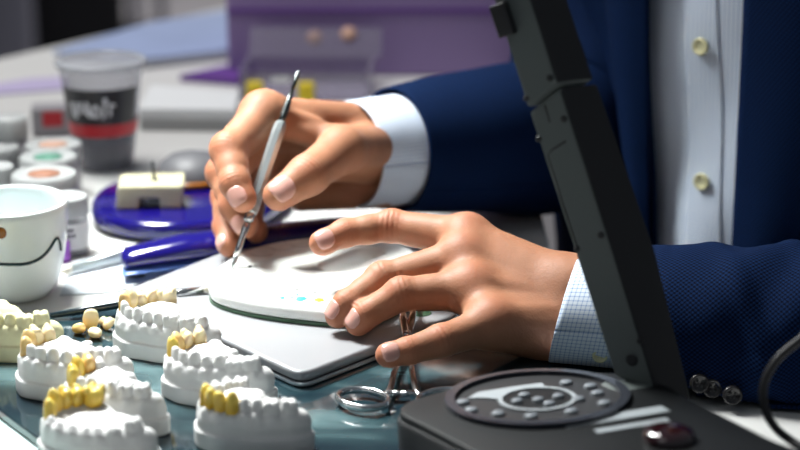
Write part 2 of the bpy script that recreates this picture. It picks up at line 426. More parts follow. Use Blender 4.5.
# ------------------------------------------------------------------ implicit surfaces (numpy distance field -> surface nets)
class Vol:
    def __init__(s, lo, hi, h):
        s.lo = np.asarray(lo, float); s.h = h
        s.n = np.ceil((np.asarray(hi, float) - s.lo) / h).astype(int) + 1
        s.D = np.full(s.n, 1.0, np.float32)
        s.ax = [s.lo[i] + h * np.arange(s.n[i]) for i in range(3)]

    def win(s, lo, hi):
        a = np.clip(np.floor((np.asarray(lo) - s.lo) / s.h).astype(int), 0, s.n)
        b = np.clip(np.ceil((np.asarray(hi) - s.lo) / s.h).astype(int) + 1, 0, s.n)
        if np.any(b <= a): return None, None
        sl = tuple(slice(a[i], b[i]) for i in range(3))
        X, Y, Z = np.meshgrid(*[s.ax[i][sl[i]] for i in range(3)], indexing='ij', sparse=True)
        return sl, (X, Y, Z)

    def put(s, sl, d, k, mode='u'):
        A = s.D[sl]
        if mode == 'u':
            if k > 0:
                h = np.clip(0.5 + 0.5 * (A - d) / k, 0, 1); s.D[sl] = A * (1 - h) + d * h - k * h * (1 - h)
            else: s.D[sl] = np.minimum(A, d)
        else:
            if k > 0:
                h = np.clip(0.5 - 0.5 * (A + d) / k, 0, 1); s.D[sl] = A * (1 - h) - d * h + k * h * (1 - h)
            else: s.D[sl] = np.maximum(A, -d)

    def cap(s, a, b, ra, rb=None, k=0.004, mode='u', pad=None):
        rb = ra if rb is None else rb
        a = np.asarray(a, float); b = np.asarray(b, float); R = max(ra, rb) + 2 * k + 6 * s.h if pad is None else pad
        sl, g = s.win(np.minimum(a, b) - R, np.maximum(a, b) + R)
        if sl is None: return
        ba = b - a; L = max(np.dot(ba, ba), 1e-12)
        t = np.clip(((g[0] - a[0]) * ba[0] + (g[1] - a[1]) * ba[1] + (g[2] - a[2]) * ba[2]) / L, 0, 1)
        d = np.sqrt((g[0] - a[0] - t * ba[0]) ** 2 + (g[1] - a[1] - t * ba[1]) ** 2 + (g[2] - a[2] - t * ba[2]) ** 2) - (ra + (rb - ra) * t)
        s.put(sl, d, k, mode)

    def chain(s, P, R, k=0.004, mode='u'):
        for i in range(len(P) - 1): s.cap(P[i], P[i + 1], R[i], R[i + 1], k, mode)

    def ell(s, c, r, rot=None, k=0.004, p=2.0, mode='u'):
        """Superellipsoid, rot rows = local axes."""
        c = np.asarray(c, float); r = np.asarray(r, float); R = np.eye(3) if rot is None else np.asarray(rot, float)
        e = np.abs(R.T) @ r * (1.25 if p > 2 else 1.0) + 2 * k + 6 * s.h
        sl, g = s.win(c - e, c + e)
        if sl is None: return
        q = [sum(R[i][j] * (g[j] - c[j]) for j in range(3)) / r[i] for i in range(3)]
        n1 = (np.abs(q[0]) ** p + np.abs(q[1]) ** p + np.abs(q[2]) ** p) ** (1 / p)
        n2 = np.sqrt((q[0] / r[0]) ** 2 + (q[1] / r[1]) ** 2 + (q[2] / r[2]) ** 2) + 1e-9
        d = (n1 - 1) * np.clip(n1 / n2, min(r) * 0.6, max(r))
        s.put(sl, d, k, mode)

    def sample(s, P, D=None):
        D = s.D if D is None else D
        q = (P - s.lo) / s.h; q = np.clip(q, 0, s.n - 1.001); i = np.floor(q).astype(int); f = q - i
        out = 0
        for dx in (0, 1):
            for dy in (0, 1):
                for dz in (0, 1):
                    w = (f[:, 0] if dx else 1 - f[:, 0]) * (f[:, 1] if dy else 1 - f[:, 1]) * (f[:, 2] if dz else 1 - f[:, 2])
                    out = out + w * D[np.minimum(i[:, 0] + dx, s.n[0] - 1), np.minimum(i[:, 1] + dy, s.n[1] - 1), np.minimum(i[:, 2] + dz, s.n[2] - 1)]
        return out

    def grad(s, P):
        h = s.h; g = np.empty_like(P)
        for i in range(3):
            e = np.zeros(3); e[i] = h
            g[:, i] = (s.sample(P + e) - s.sample(P - e)) / (2 * h)
        return g

    def mesh(s, snap=2):
        D = s.D; n = s.n
        ins = D < 0
        cnt = np.zeros(n - 1, np.int8)
        for dx in (0, 1):
            for dy in (0, 1):
                for dz in (0, 1):
                    cnt += ins[dx:n[0] - 1 + dx, dy:n[1] - 1 + dy, dz:n[2] - 1 + dz]
        act = (cnt > 0) & (cnt < 8)
        I = np.argwhere(act); idx = np.full(n - 1, -1, np.int64); idx[act] = np.arange(len(I))
        acc = np.zeros((len(I), 3)); c = np.zeros(len(I))
        cs = [(x, y, z) for x in (0, 1) for y in (0, 1) for z in (0, 1)]
        for a in cs:
            for ax in range(3):
                if a[ax] == 1: continue
                b = list(a); b[ax] = 1
                da = D[I[:, 0] + a[0], I[:, 1] + a[1], I[:, 2] + a[2]]; db = D[I[:, 0] + b[0], I[:, 1] + b[1], I[:, 2] + b[2]]
                m = (da < 0) != (db < 0); t = np.where(m, da / np.where(m, da - db, 1), 0)
                pt = np.tile(np.array(a, float), (len(I), 1)); pt[:, ax] += t
                acc[m] += pt[m]; c[m] += 1
        V = s.lo + s.h * (I + acc / c[:, None])
        Q = []
        for ax in range(3):
            u, v = (ax + 1) % 3, (ax + 2) % 3
            sl0 = [slice(1, n[i] - 1) for i in range(3)]; sl0[ax] = slice(0, n[ax] - 1)
            sl1 = list(sl0); sl1[ax] = slice(1, n[ax])
            A, B = ins[tuple(sl0)], ins[tuple(sl1)]
            for flip, mk in ((False, A & ~B), (True, ~A & B)):
                e = np.argwhere(mk)
                for i in range(3):
                    if i != ax: e[:, i] += 1
                def cell(du, dv):
                    q = e.copy(); q[:, u] -= du; q[:, v] -= dv
                    return idx[q[:, 0], q[:, 1], q[:, 2]]
                q4 = np.stack([cell(1, 1), cell(0, 1), cell(0, 0), cell(1, 0)], 1)
                Q.append(q4[:, ::-1] if flip else q4)
        F = np.vstack(Q); F = F[(F >= 0).all(1)]
        for _ in range(snap):
            g = s.grad(V); gn = (g * g).sum(1) + 1e-6
            st = (s.sample(V) / gn)[:, None] * g
            ln = np.linalg.norm(st, axis=1)[:, None]; st *= np.minimum(1, 0.6 * s.h / (ln + 1e-12))
            V = V - st
        return V, F

def unit(v): v = np.asarray(v, float); return v / np.linalg.norm(v)

# ------------------------------------------------------------------ room shell
def struct(name, geo, m, smooth=False):
    o = part(name, geo, m, smooth=smooth); o['kind'] = 'structure'; return o

struct('floor', box(-3.2, 3.2, -2.4, 7.4, -0.80, -0.75), M['floor'])
struct('wall_back', box(-3.2, 3.2, 7.4, 7.5, -0.80, 1.9), M['wall'])
struct('wall_left', box(-3.3, -3.2, -2.4, 7.5, -0.80, 1.9), M['wall'])

# far background: black chair back and grey column beyond the table
bp_ = atz(86, 20, -0.75)
ch = thing('side_chair', 'black upholstered chair in the dark beyond the far edge of the white table', 'chair', (-0.97, 4.35, -0.75), -0.05)
o = part('seat', box(-0.25, 0.25, -0.25, 0.25, 0.40, 0.48), M['black_cloth'], ch); bevel(o, 0.03)
o = part('backrest', box(-0.18, 0.19, -0.30, -0.24, 0.02, 0.98), M['black_cloth'], ch); bevel(o, 0.025)
for sx in (-1, 1):
    for sy in (-1, 1):
        part('leg', tube([(sx * 0.21, sy * 0.21, 0.001), (sx * 0.21, sy * 0.21, 0.41)], 0.016, 12), M['grey_metal'], ch)

po = thing('display_post', 'blurred grey rounded post at the far left edge beyond the table', 'post', (-1.03, 3.55, -0.75))
part('shaft', lathe([(0.075, 0.02), (0.075, 1.2)], 32), M['grey_metal'], po, autosmooth=40)
part('foot_plate', lathe([(0.18, 0), (0.18, 0.015), (0.16, 0.025)], 40), M['grey_metal'], po, autosmooth=40)

# ------------------------------------------------------------------ worktable
tb = thing('worktable', 'white laminate worktable carrying everything in the scene', 'table', (-0.2, 0.0, -0.75))
outline = [(-1.0, -0.66), (0.95, -0.66), (0.95, -0.16), (0.105, -0.16), (0.105, 1.32), (-0.02, 1.135), (-0.408, 0.583), (-1.0, -0.26)]
o = part('tabletop', prism(outline, -0.028, -0.0005), M['white_top'], tb, world=True, smooth=False); bevel(o, 0.002, 2)
for x, y in ((-0.9, -0.6), (0.88, -0.6), (0.88, -0.2), (0.07, 1.2), (-0.9, -0.18)):
    part('leg', tube([(x, y, -0.749), (x, y, -0.028)], 0.022, 16), M['grey_metal'], tb, world=True, autosmooth=40)

# ------------------------------------------------------------------ glass work board
BZ = 0.006
gb_pts = [atz(-40, 322, BZ), atz(125, 303, BZ), atz(330, 282, BZ), atz(640, 352, BZ), atz(760, 500, BZ), atz(110, 492, BZ), atz(52, 450, BZ), atz(0, 411, BZ), atz(-40, 380, BZ)]
gbo = round_poly([p[:2] for p in (gb_pts[0], gb_pts[2], gb_pts[3], gb_pts[4], gb_pts[5], gb_pts[8])], 0.006)
gl = thing('glass_board', 'dark teal glass board under the dental casts and forceps', 'board', (-0.05, -0.35, 0.0))
o = part('plate', prism(gbo, 0.0006, BZ), M['glass'], gl, world=True, smooth=False); bevel(o, 0.0008, 2)

# thin aqua sheet added in place of brightly lit table at lower left
pl = [atz(-60, 440, 0), atz(0, 418, 0), atz(45, 452, 0), atz(60, 500, 0), atz(-60, 520, 0)]
o = part('lit_table_sheet', prism([(p[0], p[1]) for p in pl], 0.0, 0.0004), mat('lit_table_aqua', (0.60, 0.80, 0.77), 0.5), smooth=False)
tag(o, 'pale aqua sheet standing in for brightly lit table at the near left corner of the glass board', 'paper')

# cloth-like white paper under blue rest
pp = [atz(60, 296, 0), atz(118, 292, 0), atz(215, 256, 0), atz(170, 238, 0), atz(75, 262, 0)]
o = part('tissue_sheet', prism([(p[0], p[1]) for p in pp], 0.0, 0.0006), mat('blue_grey_tissue', (0.44, 0.48, 0.52), 0.7, var=0.12, scale=40), smooth=False)
tag(o, 'thin white paper tissue on the table between the cup and the blue rest', 'paper')

# ------------------------------------------------------------------ silver flat case
CZ = 0.016
corners = [atz(120, 291, CZ), atz(301, 374, CZ), atz(462, 312, CZ), atz(262, 236, CZ)]
cs2 = round_poly([c[:2] for c in corners], [0.010, 0.010, 0.010, 0.010], 8)
cs_in = round_poly([np.mean([c[:2] for c in corners], 0) + (c[:2] - np.mean([c[:2] for c in corners], 0)) * 0.985 for c in corners], 0.010, 8)
ca = thing('flat_case', 'thin silver-grey closed case lying flat under the white palette', 'case', (-0.07, -0.2, 0.0))
o = part('lid', prism(cs2, 0.0098, CZ), M['silver'], ca, world=True, smooth=False); bevel(o, 0.0022, 4)
o = part('base', prism(cs2, 0.0064, 0.0090), M['silver_edge'], ca, world=True, smooth=False); bevel(o, 0.0009, 3)
part('seam_gasket', prism(cs_in, 0.0085, 0.0101), M['dark_gap'], ca, world=True, smooth=False)
cen = np.mean([c[:2] for c in corners], 0)
for c in corners:
    f = cen + (c[:2] - cen) * 0.85
    part('foot', move(lathe([(0.005, 0.0061), (0.005, 0.0066)], 20), (f[0], f[1], 0)), M['dark_gap'], ca, world=True)
# small oval emblem on lid near right
e0 = atz(421, 313, CZ)
part('emblem', move(lathe([(0.0065, 0.0), (0.006, 0.0003), (0, 0.0003)], 24), (e0[0], e0[1], CZ)), M['green_edge'], ca, world=True)

# ------------------------------------------------------------------ palette
PZ0, PZ = 0.0166, 0.0270
p_out = [atz(*q, PZ)[:2] for q in ((209, 285), (211, 272), (222, 262), (243, 250), (275, 241), (318, 236), (362, 236), (405, 244), (425, 262), (420, 285), (385, 304), (345, 310), (300, 307), (255, 301), (222, 293))]
pc = smooth_path([(*p, 0) for p in p_out + p_out[:3]], 200)[:, :2]
# keep one closed loop
loop = []
PP = np.vstack([p_out, p_out[:1]])
def closed_cr(P, n):
    P = np.asarray(P, float); m = len(P); out = []
    for s in np.linspace(0, m, n, endpoint=False):
        i = int(s); t = s - i; a, b, c, d = P[(i - 1) % m], P[i % m], P[(i + 1) % m], P[(i + 2) % m]
        out.append(0.5 * ((2 * b) + (-a + c) * t + (2 * a - 5 * b + 4 * c - d) * t * t + (-a + 3 * b - 3 * c + d) * t ** 3))
    return np.array(out)
ploop = closed_cr(p_out, 160)

def poly_sd(X, Y, P):
    """signed distance of grid points to closed polygon P (inside negative)."""
    d2 = np.full(X.shape, 1e9); ins = np.zeros(X.shape, bool)
    Q = np.roll(P, -1, 0)
    for (x0, y0), (x1, y1) in zip(P, Q):
        ex, ey = x1 - x0, y1 - y0; L = ex * ex + ey * ey + 1e-15
        t = np.clip(((X - x0) * ex + (Y - y0) * ey) / L, 0, 1)
        d2 = np.minimum(d2, (X - x0 - t * ex) ** 2 + (Y - y0 - t * ey) ** 2)
        cond = (y0 > Y) != (y1 > Y)
        ins ^= cond & (X < (x1 - x0) * (Y - y0) / (y1 - y0 + 1e-15) + x0)
    return np.where(ins, -1, 1) * np.sqrt(d2)

pal = thing('mixing_palette', 'white porcelain mixing palette with round wells on the silver case', 'palette', (*ploop.mean(0), PZ0))
lo = np.array([*ploop.min(0), PZ0]) - 0.003; hi = np.array([*ploop.max(0), PZ]) + 0.003
pv = Vol(lo, hi, 0.0010)
X2, Y2 = np.meshgrid(pv.ax[0], pv.ax[1], indexing='ij')
sd = poly_sd(X2, Y2, ploop)[:, :, None]
zz = pv.ax[2][None, None, :]
rr = 0.004
qx = sd + rr; qz = np.abs(zz - (PZ0 + 0.0008 + PZ) / 2) - (PZ - PZ0 - 0.0008) / 2 + rr
pv.D = (np.minimum(np.maximum(qx, qz), 0) + np.sqrt(np.maximum(qx, 0) ** 2 + np.maximum(qz, 0) ** 2) - rr).astype(np.float32)
def well(px, py, r, depth, ry=None):
    c = atz(px, py, PZ); R = (r * r + depth * depth) / (2 * depth)
    if ry is None: pv.cap((c[0], c[1], PZ + R - depth), (c[0], c[1], PZ + R - depth + 1e-5), R, R, 0.001, 's', pad=R + 0.004)
for q in ((247, 262), (262, 252), (281, 246), (300, 243), (321, 242), (341, 243), (276, 272)): well(*q, 0.0085, 0.0022)
for q in ((254, 258 + 2),): well(*q, 0.006, 0.0015)
# large oval thumb recess
a = atz(336, 264, PZ); b = atz(366, 252, PZ)
pv.cap((a[0], a[1], PZ + 0.004), (b[0], b[1], PZ + 0.004), 0.0125, 0.0125, 0.0012, 's')
part('tray', pv.mesh(), M['palette'], pal, world=True)
insl = ploop.mean(0) + (ploop - ploop.mean(0)) * 0.994
part('base_pad', prism(insl, PZ0 - 0.0004, PZ0 + 0.0016), M['green_edge'], pal, world=True, smooth=False, label='dark green pad under the palette')
def blob(px, py, r, material, zs=PZ, lab=None, seed=0):
    c = atz(px, py, zs); rg = np.random.default_rng(seed); n = 18
    an = np.linspace(0, 2 * PI, n, endpoint=False); rad = r * (0.75 + 0.5 * rg.random(n))
    ring = np.c_[c[0] + rad * np.cos(an), c[1] + 1.4 * rad * np.sin(an), np.full(n, zs + 0.0001)]
    top = np.c_[c[0] + 0.7 * rad * np.cos(an), c[1] + 0.98 * rad * np.sin(an), np.full(n, zs + 0.0005)]
    V = np.vstack([ring, top]); F = [(i, (i + 1) % n, n + (i + 1) % n, n + i) for i in range(n)] + [tuple(range(n, 2 * n))]
    part('paint_dab', (V, F), material, pal, world=True, label=lab)
blob(301, 299, 0.0034, M['paint_blue'], lab='blue paint dab', seed=1); blob(282, 298, 0.0017, M['paint_blue'], lab='blue paint dab', seed=2)
blob(297, 295, 0.0010, M['paint_blue'], lab='blue paint dab', seed=3); blob(292, 298, 0.0008, M['paint_blue'], lab='blue paint dab', seed=7)
blob(319, 300, 0.0026, M['paint_yellow'], lab='ochre paint dab', seed=4); blob(296, 289.5, 0.0020, M['paint_grey'], lab='grey paint dab', seed=5)
blob(250, 266.5, 0.0016, M['dark_gap'], lab='black paint dab', seed=6); blob(313, 293, 0.0022, M['paint_grey'], lab='grey paint dab', seed=8)
blob(330, 288, 0.0012, M['paint_grey'], lab='grey paint dab', seed=9); blob(337, 285, 0.0012, M['paint_grey'], lab='grey paint dab', seed=10)

# ------------------------------------------------------------------ dental casts
def tooth(v, c, t, n, w, d, h, kind, k=0.0010, rg=None):
    """Add one tooth to volume v. c = centre of crown base on the ridge, t along arch, n outwards."""
    t = unit(t); n = unit(n); u = np.array([0, 0, 1.0]); R = np.array([t, n, u])
    c = np.asarray(c, float)
    if kind == 'molar':
        v.ell(c + u * h * 0.34, (w * 0.53, d * 0.50, h * 0.56), R, k, 2.5)
        for a in (-1, 1):
            for b in (-1, 1):
                v.ell(c + t * a * w * 0.23 + n * b * d * 0.22 + u * h * (0.74 + 0.06 * (rg.random() - .5)), (w * 0.25, d * 0.25, h * 0.25), R, k)
        v.cap(c - t * w * .3 + u * h * 1.02, c + t * w * .3 + u * h * 1.02, 0.0008, 0.0008, 0.0008, 's')
        v.cap(c - n * d * .3 + u * h * 1.03, c + n * d * .3 + u * h * 1.03, 0.0007, 0.0007, 0.0008, 's')
    elif kind == 'premolar':
        v.ell(c + u * h * 0.36, (w * 0.53, d * 0.48, h * 0.58), R, k, 2.2)
        v.ell(c + n * d * 0.20 + u * h * 0.76, (w * 0.32, d * 0.26, h * 0.28), R, k)
        v.ell(c - n * d * 0.24 + u * h * 0.66, (w * 0.30, d * 0.24, h * 0.25), R, k)
    elif kind == 'canine':
        v.ell(c + u * h * 0.38, (w * 0.53, d * 0.46, h * 0.60), R, k, 2.1)
        v.ell(c + n * d * 0.08 + u * h * 0.80, (w * 0.30, d * 0.26, h * 0.26), R, k)
    else:
        v.ell(c + u * h * 0.36, (w * 0.53, d * 0.42, h * 0.56), R, k, 2.2)
        v.ell(c + n * d * 0.10 + u * h * 0.62, (w * 0.48, d * 0.26, h * 0.38), R, k, 2.4)

ARCH = [(-0.004, 0.0150), (-0.013, 0.0155), (-0.022, 0.0110), (-0.0265, 0.0025), (-0.0245, -0.0075), (-0.0165, -0.0135), (-0.004, -0.0150), (0.010, -0.0145), (0.0225, -0.0115), (0.0285, -0.0080)]

def cast(loc, rotz, label, teeth, plaster, seed, group, arch=ARCH, far_cut=False, mound=True, sc_=1.0, flip=False, zscale=1.0):
    """teeth: list of (kind, code) along the arch from the far end around the left tip to the near right end; code w plaster, y wax, i ivory, p pale, x missing."""
    rg = np.random.default_rng(seed)
    arch3 = np.array(arch, float) * sc_
    if flip: arch3[:, 0] *= -1
    P = smooth_path(np.c_[arch3, np.zeros(len(arch3))], 300)[:, :2]
    seg = np.r_[0, np.cumsum(np.linalg.norm(np.diff(P, axis=0), axis=1))]; L = seg[-1]
    root = thing('dental_cast', label, 'dental cast', loc, rotz, group)
    h = 0.00058
    v = Vol((P[:, 0].min() - 0.0125, P[:, 1].min() - 0.0125, -0.002), (P[:, 0].max() + 0.0125, P[:, 1].max() + 0.0125, 0.036), h)
    X, Y = np.meshgrid(v.ax[0], v.ax[1], indexing='ij'); Z = v.ax[2][None, None, :]
    poly = P[::5]
    sd = poly_sd(X, Y, poly)[:, :, None]
    wob = 0.0006 * np.sin(X * 310 + seed) * np.cos(Y * 270 + seed * 2)
    sd = sd + wob[:, :, None]
    def slab(off, z0, z1, r):
        qx = sd - off + r; qz = np.abs(Z - (z0 + z1) / 2) - (z1 - z0) / 2 + r
        return np.minimum(np.maximum(qx, qz), 0) + np.sqrt(np.maximum(qx, 0) ** 2 + np.maximum(qz, 0) ** 2) - r
    def smn(a, b, k):
        hh = np.clip(0.5 + 0.5 * (a - b) / k, 0, 1); return a * (1 - hh) + b * hh - k * hh * (1 - hh)
    D = slab(0.0078, 0.0002, 0.0100, 0.0012)
    tilt = 0.0012 * np.sin(seed)
    D = smn(D, slab(0.0062, 0.0002, 0.0170 + tilt, 0.0028), 0.0010)
    v.D = D.astype(np.float32)
    # alveolar ridge
    zr = 0.0178
    for i in range(0, 299, 12):
        a, b = P[i], P[min(i + 12, 299)]
        v.cap((*a, zr - 0.0008), (*b, zr - 0.0008), 0.0046, 0.0046, 0.003)
    if mound == 2:
        v.ell((0.0, 0.002, 0.0168), (0.022, 0.0125, 0.0055), None, 0.004)
    elif mound:
        v.ell((-0.003 * sc_, 0.003, 0.0160), (0.021, 0.0115, 0.0065), None, 0.003)
        v.ell((-0.009 * sc_, 0.006, 0.0188), (0.0125, 0.0085, 0.0070), None, 0.004)
        for q_ in range(9):
            v.ell((-0.008 + 0.018 * (rg.random() - 0.3), 0.004 + 0.014 * (rg.random() - 0.5), 0.0228), (0.003, 0.0026, 0.0016), None, 0.002)
    widths = {'molar': 0.0092, 'premolar': 0.0068, 'canine': 0.0070, 'incisor': 0.0066}
    tot = sum(widths[k] for k, _ in teeth); f = (L - 0.004) / tot; pos = 0.002
    extra = []
    for kind, code in teeth:
        w = widths[kind] * f; s = pos + w / 2; pos += w
        i = int(np.searchsorted(seg, s)); i = min(max(i, 2), 297)
        c2 = P[i]; t2 = unit(P[i + 2] - P[i - 2]); n2 = np.array([t2[1], -t2[0]])
        if n2 @ (c2 - P.mean(0)) < 0: n2 = -n2
        c = np.array([c2[0], c2[1], 0.0205 + 0.0006 * rg.standard_normal()]); t3 = np.array([*t2, 0.0]); n3 = np.array([*n2, 0.05])
        t3 = unit(t3 + np.array([0, 0, 0.10 * rg.standard_normal()])); n3 = unit(n3 + 0.10 * rg.standard_normal() * np.array([*t2, 0]))
        d = {'molar': 0.0092, 'premolar': 0.0076, 'canine': 0.0072, 'incisor': 0.0066}[kind]
        hh = {'molar': 0.0080, 'premolar': 0.0084, 'canine': 0.0090, 'incisor': 0.0084}[kind] * zscale
        # root eminence on the outer gum
        v.cap(c + n3 * 0.0032 - np.array([0, 0, 0.001]), c + n3 * 0.0030 - np.array([0, 0, 0.0075]), 0.0026, 0.0016, 0.0022)
        if code == 'x':
            v.ell(c + n3 * 0.0018, (w * 0.46, d * 0.36, 0.0038), np.array([t3, n3, [0, 0, 1]]), 0.0008)
            continue
        if code in 'w':
            tooth(v, c - n3 * 0.0, t3, n3, w * 0.97, d, hh, kind, 0.0005, rg)
        else:
            v.ell(c + np.array([0, 0, 0.001]), (w * 0.36, d * 0.34, 0.004), np.array([t3, n3, [0, 0, 1]]), 0.001)
            extra.append((c, t3, n3, w, d, hh, kind, code))
    V, F = v.mesh()
    part('plaster_model', (V, F), plaster, root)
    for c, t3, n3, w, d, hh, kind, code in extra:
        tv = Vol(c - 0.0100, c + 0.0155, 0.00058)
        tooth(tv, c + n3 * 0.0008, t3, n3, w * 1.10, d * 1.25, hh * 1.38, kind, 0.0008, rg)
        if code in 'yi':   # wax runs down over the outer gum
            tv.ell(c + n3 * 0.0030 - np.array([0, 0, 0.0010]), (w * 0.42, d * 0.26, hh * 0.42), np.array([t3, n3, [0, 0, 1]]), 0.0012)
        m = {'y': M['wax'], 'i': M['ivory'], 'p': M['pale_ivory']}[code]
        lb = {'y': 'yellow wax crown', 'i': 'ivory ceramic crown', 'p': 'pale ivory crown'}[code]
        part('crown', tv.mesh(), m, root, label=lb)
    return root

def cpos(px, py, dy=0.0205):
    p = atz(px, py, BZ); return (p[0], p[1] + dy, BZ)

T_A = [('molar', 'p'), ('premolar', 'p'), ('premolar', 'p'), ('canine', 'p'), ('incisor', 'i'), ('incisor', 'w'), ('incisor', 'w'), ('canine', 'w'), ('premolar', 'w'), ('premolar', 'w'), ('molar', 'w'), ('molar', 'w'), ('premolar', 'w')]
T_B = [('molar', 'x'), ('premolar', 'p'), ('premolar', 'p'), ('canine', 'i'), ('incisor', 'y'), ('incisor', 'w'), ('incisor', 'w'), ('canine', 'w'), ('premolar', 'w'), ('premolar', 'w'), ('molar', 'w'), ('molar', 'w')]
T_C = [('molar', 'w'), ('premolar', 'w'), ('premolar', 'w'), ('canine', 'w'), ('incisor', 'y'), ('incisor', 'y'), ('incisor', 'y'), ('canine', 'y'), ('premolar', 'w'), ('premolar', 'w'), ('molar', 'w'), ('molar', 'w')]
T_D = [('molar', 'x'), ('premolar', 'p'), ('premolar', 'p'), ('canine', 'i'), ('incisor', 'i'), ('incisor', 'w'), ('incisor', 'w'), ('canine', 'w'), ('premolar', 'w'), ('premolar', 'w'), ('molar', 'w'), ('molar', 'w')]
T_E = [('molar', 'x'), ('premolar', 'w'), ('premolar', 'i'), ('canine', 'y'), ('incisor', 'y'), ('incisor', 'y'), ('incisor', 'w'), ('canine', 'w'), ('premolar', 'w'), ('premolar', 'w'), ('molar', 'w'), ('molar', 'w')]
T_F = [('molar', 'y'), ('premolar', 'y'), ('premolar', 'y'), ('canine', 'y'), ('incisor', 'y'), ('incisor', 'x'), ('incisor', 'x'), ('canine', 'x'), ('premolar', 'x'), ('premolar', 'x'), ('molar', 'x'), ('molar', 'w')]
T_G = [('molar', 'x'), ('premolar', 'w'), ('premolar', 'w'), ('canine', 'w'), ('incisor', 'w'), ('incisor', 'w'), ('incisor', 'w'), ('canine', 'w'), ('premolar', 'w'), ('premolar', 'w'), ('molar', 'w'), ('molar', 'w')]
GC = 'plaster dental casts on the glass board'
rad = math.radians
cast(cpos(168, 362), rad(-20), 'white dental cast with pale ivory crowns, farthest back beside the silver case', T_A, M['plaster'], 1, GC, sc_=1.05)
cast(cpos(219, 408), rad(-18), 'white dental cast with small yellow crowns before the front corner of the silver case', T_B, M['plaster'], 2, GC, sc_=1.0)
cast(cpos(252, 457), rad(-8), 'white dental cast with four yellow front crowns, nearest to the forceps', T_C, M['plaster'], 3, GC, sc_=0.90)
cast(cpos(72, 402), rad(-4), 'white dental cast with ivory crowns in front of the cream cast', T_D, M['plaster'], 4, GC, sc_=1.0)
cast(cpos(114, 436, 0.020), rad(-20), 'white dental cast with yellow crowns squeezed in the middle of the group', T_E, M['plaster'], 5, GC, sc_=0.9)
cast(cpos(97, 474), rad(-14), 'white dental cast with a row of yellow wax crowns, nearest at lower left', T_F, M['plaster'], 6, GC, sc_=0.96, mound=2)
cast(cpos(5, 362), rad(-8), 'cream dental cast standing in front of the china cup', T_G, M['cream_plaster'], 7, GC, sc_=1.0, mound=False)

# loose crowns between casts
def loose(px, py, kind, m, size, tiltv, label, rotz=0.0, zoff=0.0):
    p = atz(px, py, BZ)
    tv = Vol((-0.010, -0.010, -0.010), (0.010, 0.010, 0.014), 0.0005)
    tooth(tv, np.array([0, 0, -0.003]), (1, 0, 0), (0, -1, 0), 0.0073 * size, 0.0068 * size, 0.0090 * size, kind, 0.0008, rng)
    V, F = tv.mesh()
    R = np.array(Matrix.Rotation(rotz, 3, 'Z') @ Matrix.Rotation(tiltv[0], 3, 'X') @ Matrix.Rotation(tiltv[1], 3, 'Y'))
    V = V @ R.T; V[:, 2] -= V[:, 2].min(); V = V + np.array([p[0], p[1], BZ + 0.0002])
    o = part('tooth_crown', (V, F), m); tag(o, label, 'crown', 'loose ceramic crowns on the glass')
loose(79, 334, 'premolar', M['ivory'], 0.95, (1.2, 0.4), 'amber-tinted loose crown lying left of the upright one', 0.3)
loose(91, 330, 'incisor', M['pale_ivory'], 1.25, (0.0, 0.1), 'tall pale loose crown standing upright behind the others', 0.2)
loose(95, 338, 'canine', M['pale_ivory'], 1.05, (1.3, 0.9), 'pale loose crown lying in front of the upright one', -0.5)
loose(104, 327, 'premolar', M['pale_ivory'], 0.8, (1.0, -0.4), 'small yellowish loose crown behind right of the upright one', 0.7)
loose(109, 329.5, 'premolar', M['pale_ivory'], 0.85, (0.6, 1.0), 'loose crown nearest to the back white cast', 1.4)

# ------------------------------------------------------------------ instrument, brushes, forceps
def axis_geo(p0, p1, prof, seg=20):
    """lathe profile [(t along 0..1, r)] around the axis p0->p1"""
    p0 = np.asarray(p0, float); p1 = np.asarray(p1, float)
    P = np.array([p0 + (p1 - p0) * t for t, _ in prof]); R = np.array([r for _, r in prof])
    return tube(P, R, seg)

TT = atz(232, 268, PZ + 0.0006); TE = aty(299, 70, TT[1] + 0.085)
ins_ = thing('carving_instrument', 'slim steel wax instrument held in the hand behind, tip on the palette', 'instrument', TT)
part('handle', axis_geo(TT, TE, [(0.265, 0.0030), (0.275, 0.0042), (0.30, 0.0046), (0.34, 0.0043), (0.50, 0.0043), (0.68, 0.0044), (0.715, 0.0040), (0.73, 0.0028)], 8), M['satin_steel'], ins_, world=True, smooth=False)
part('collar', axis_geo(TT, TE, [(0.225, 0.0022), (0.235, 0.0034), (0.25, 0.0032), (0.262, 0.0036), (0.27, 0.0030)], 20), M['steel'], ins_, world=True)
part('shank', axis_geo(TT, TE, [(0.06, 0.0016), (0.10, 0.0022), (0.16, 0.0020), (0.19, 0.0024), (0.23, 0.0022)], 16), M['steel'], ins_, world=True)
part('tip', axis_geo(TT, TE, [(0.0, 0.0006), (0.02, 0.0014), (0.05, 0.0017), (0.065, 0.0015)], 16), M['satin_steel'], ins_, world=True, label='pointed working tip')
part('shank', axis_geo(TT, TE, [(0.73, 0.0026), (0.76, 0.0023), (0.80, 0.0025), (0.84, 0.0019), (0.90, 0.0012)], 16), M['dark_steel'], ins_, world=True)
part('blade', axis_geo(TT, TE, [(0.89, 0.0012), (0.94, 0.0016), (0.99, 0.0012), (1.0, 0.0004)], 16), M['dark_steel'], ins_, world=True)

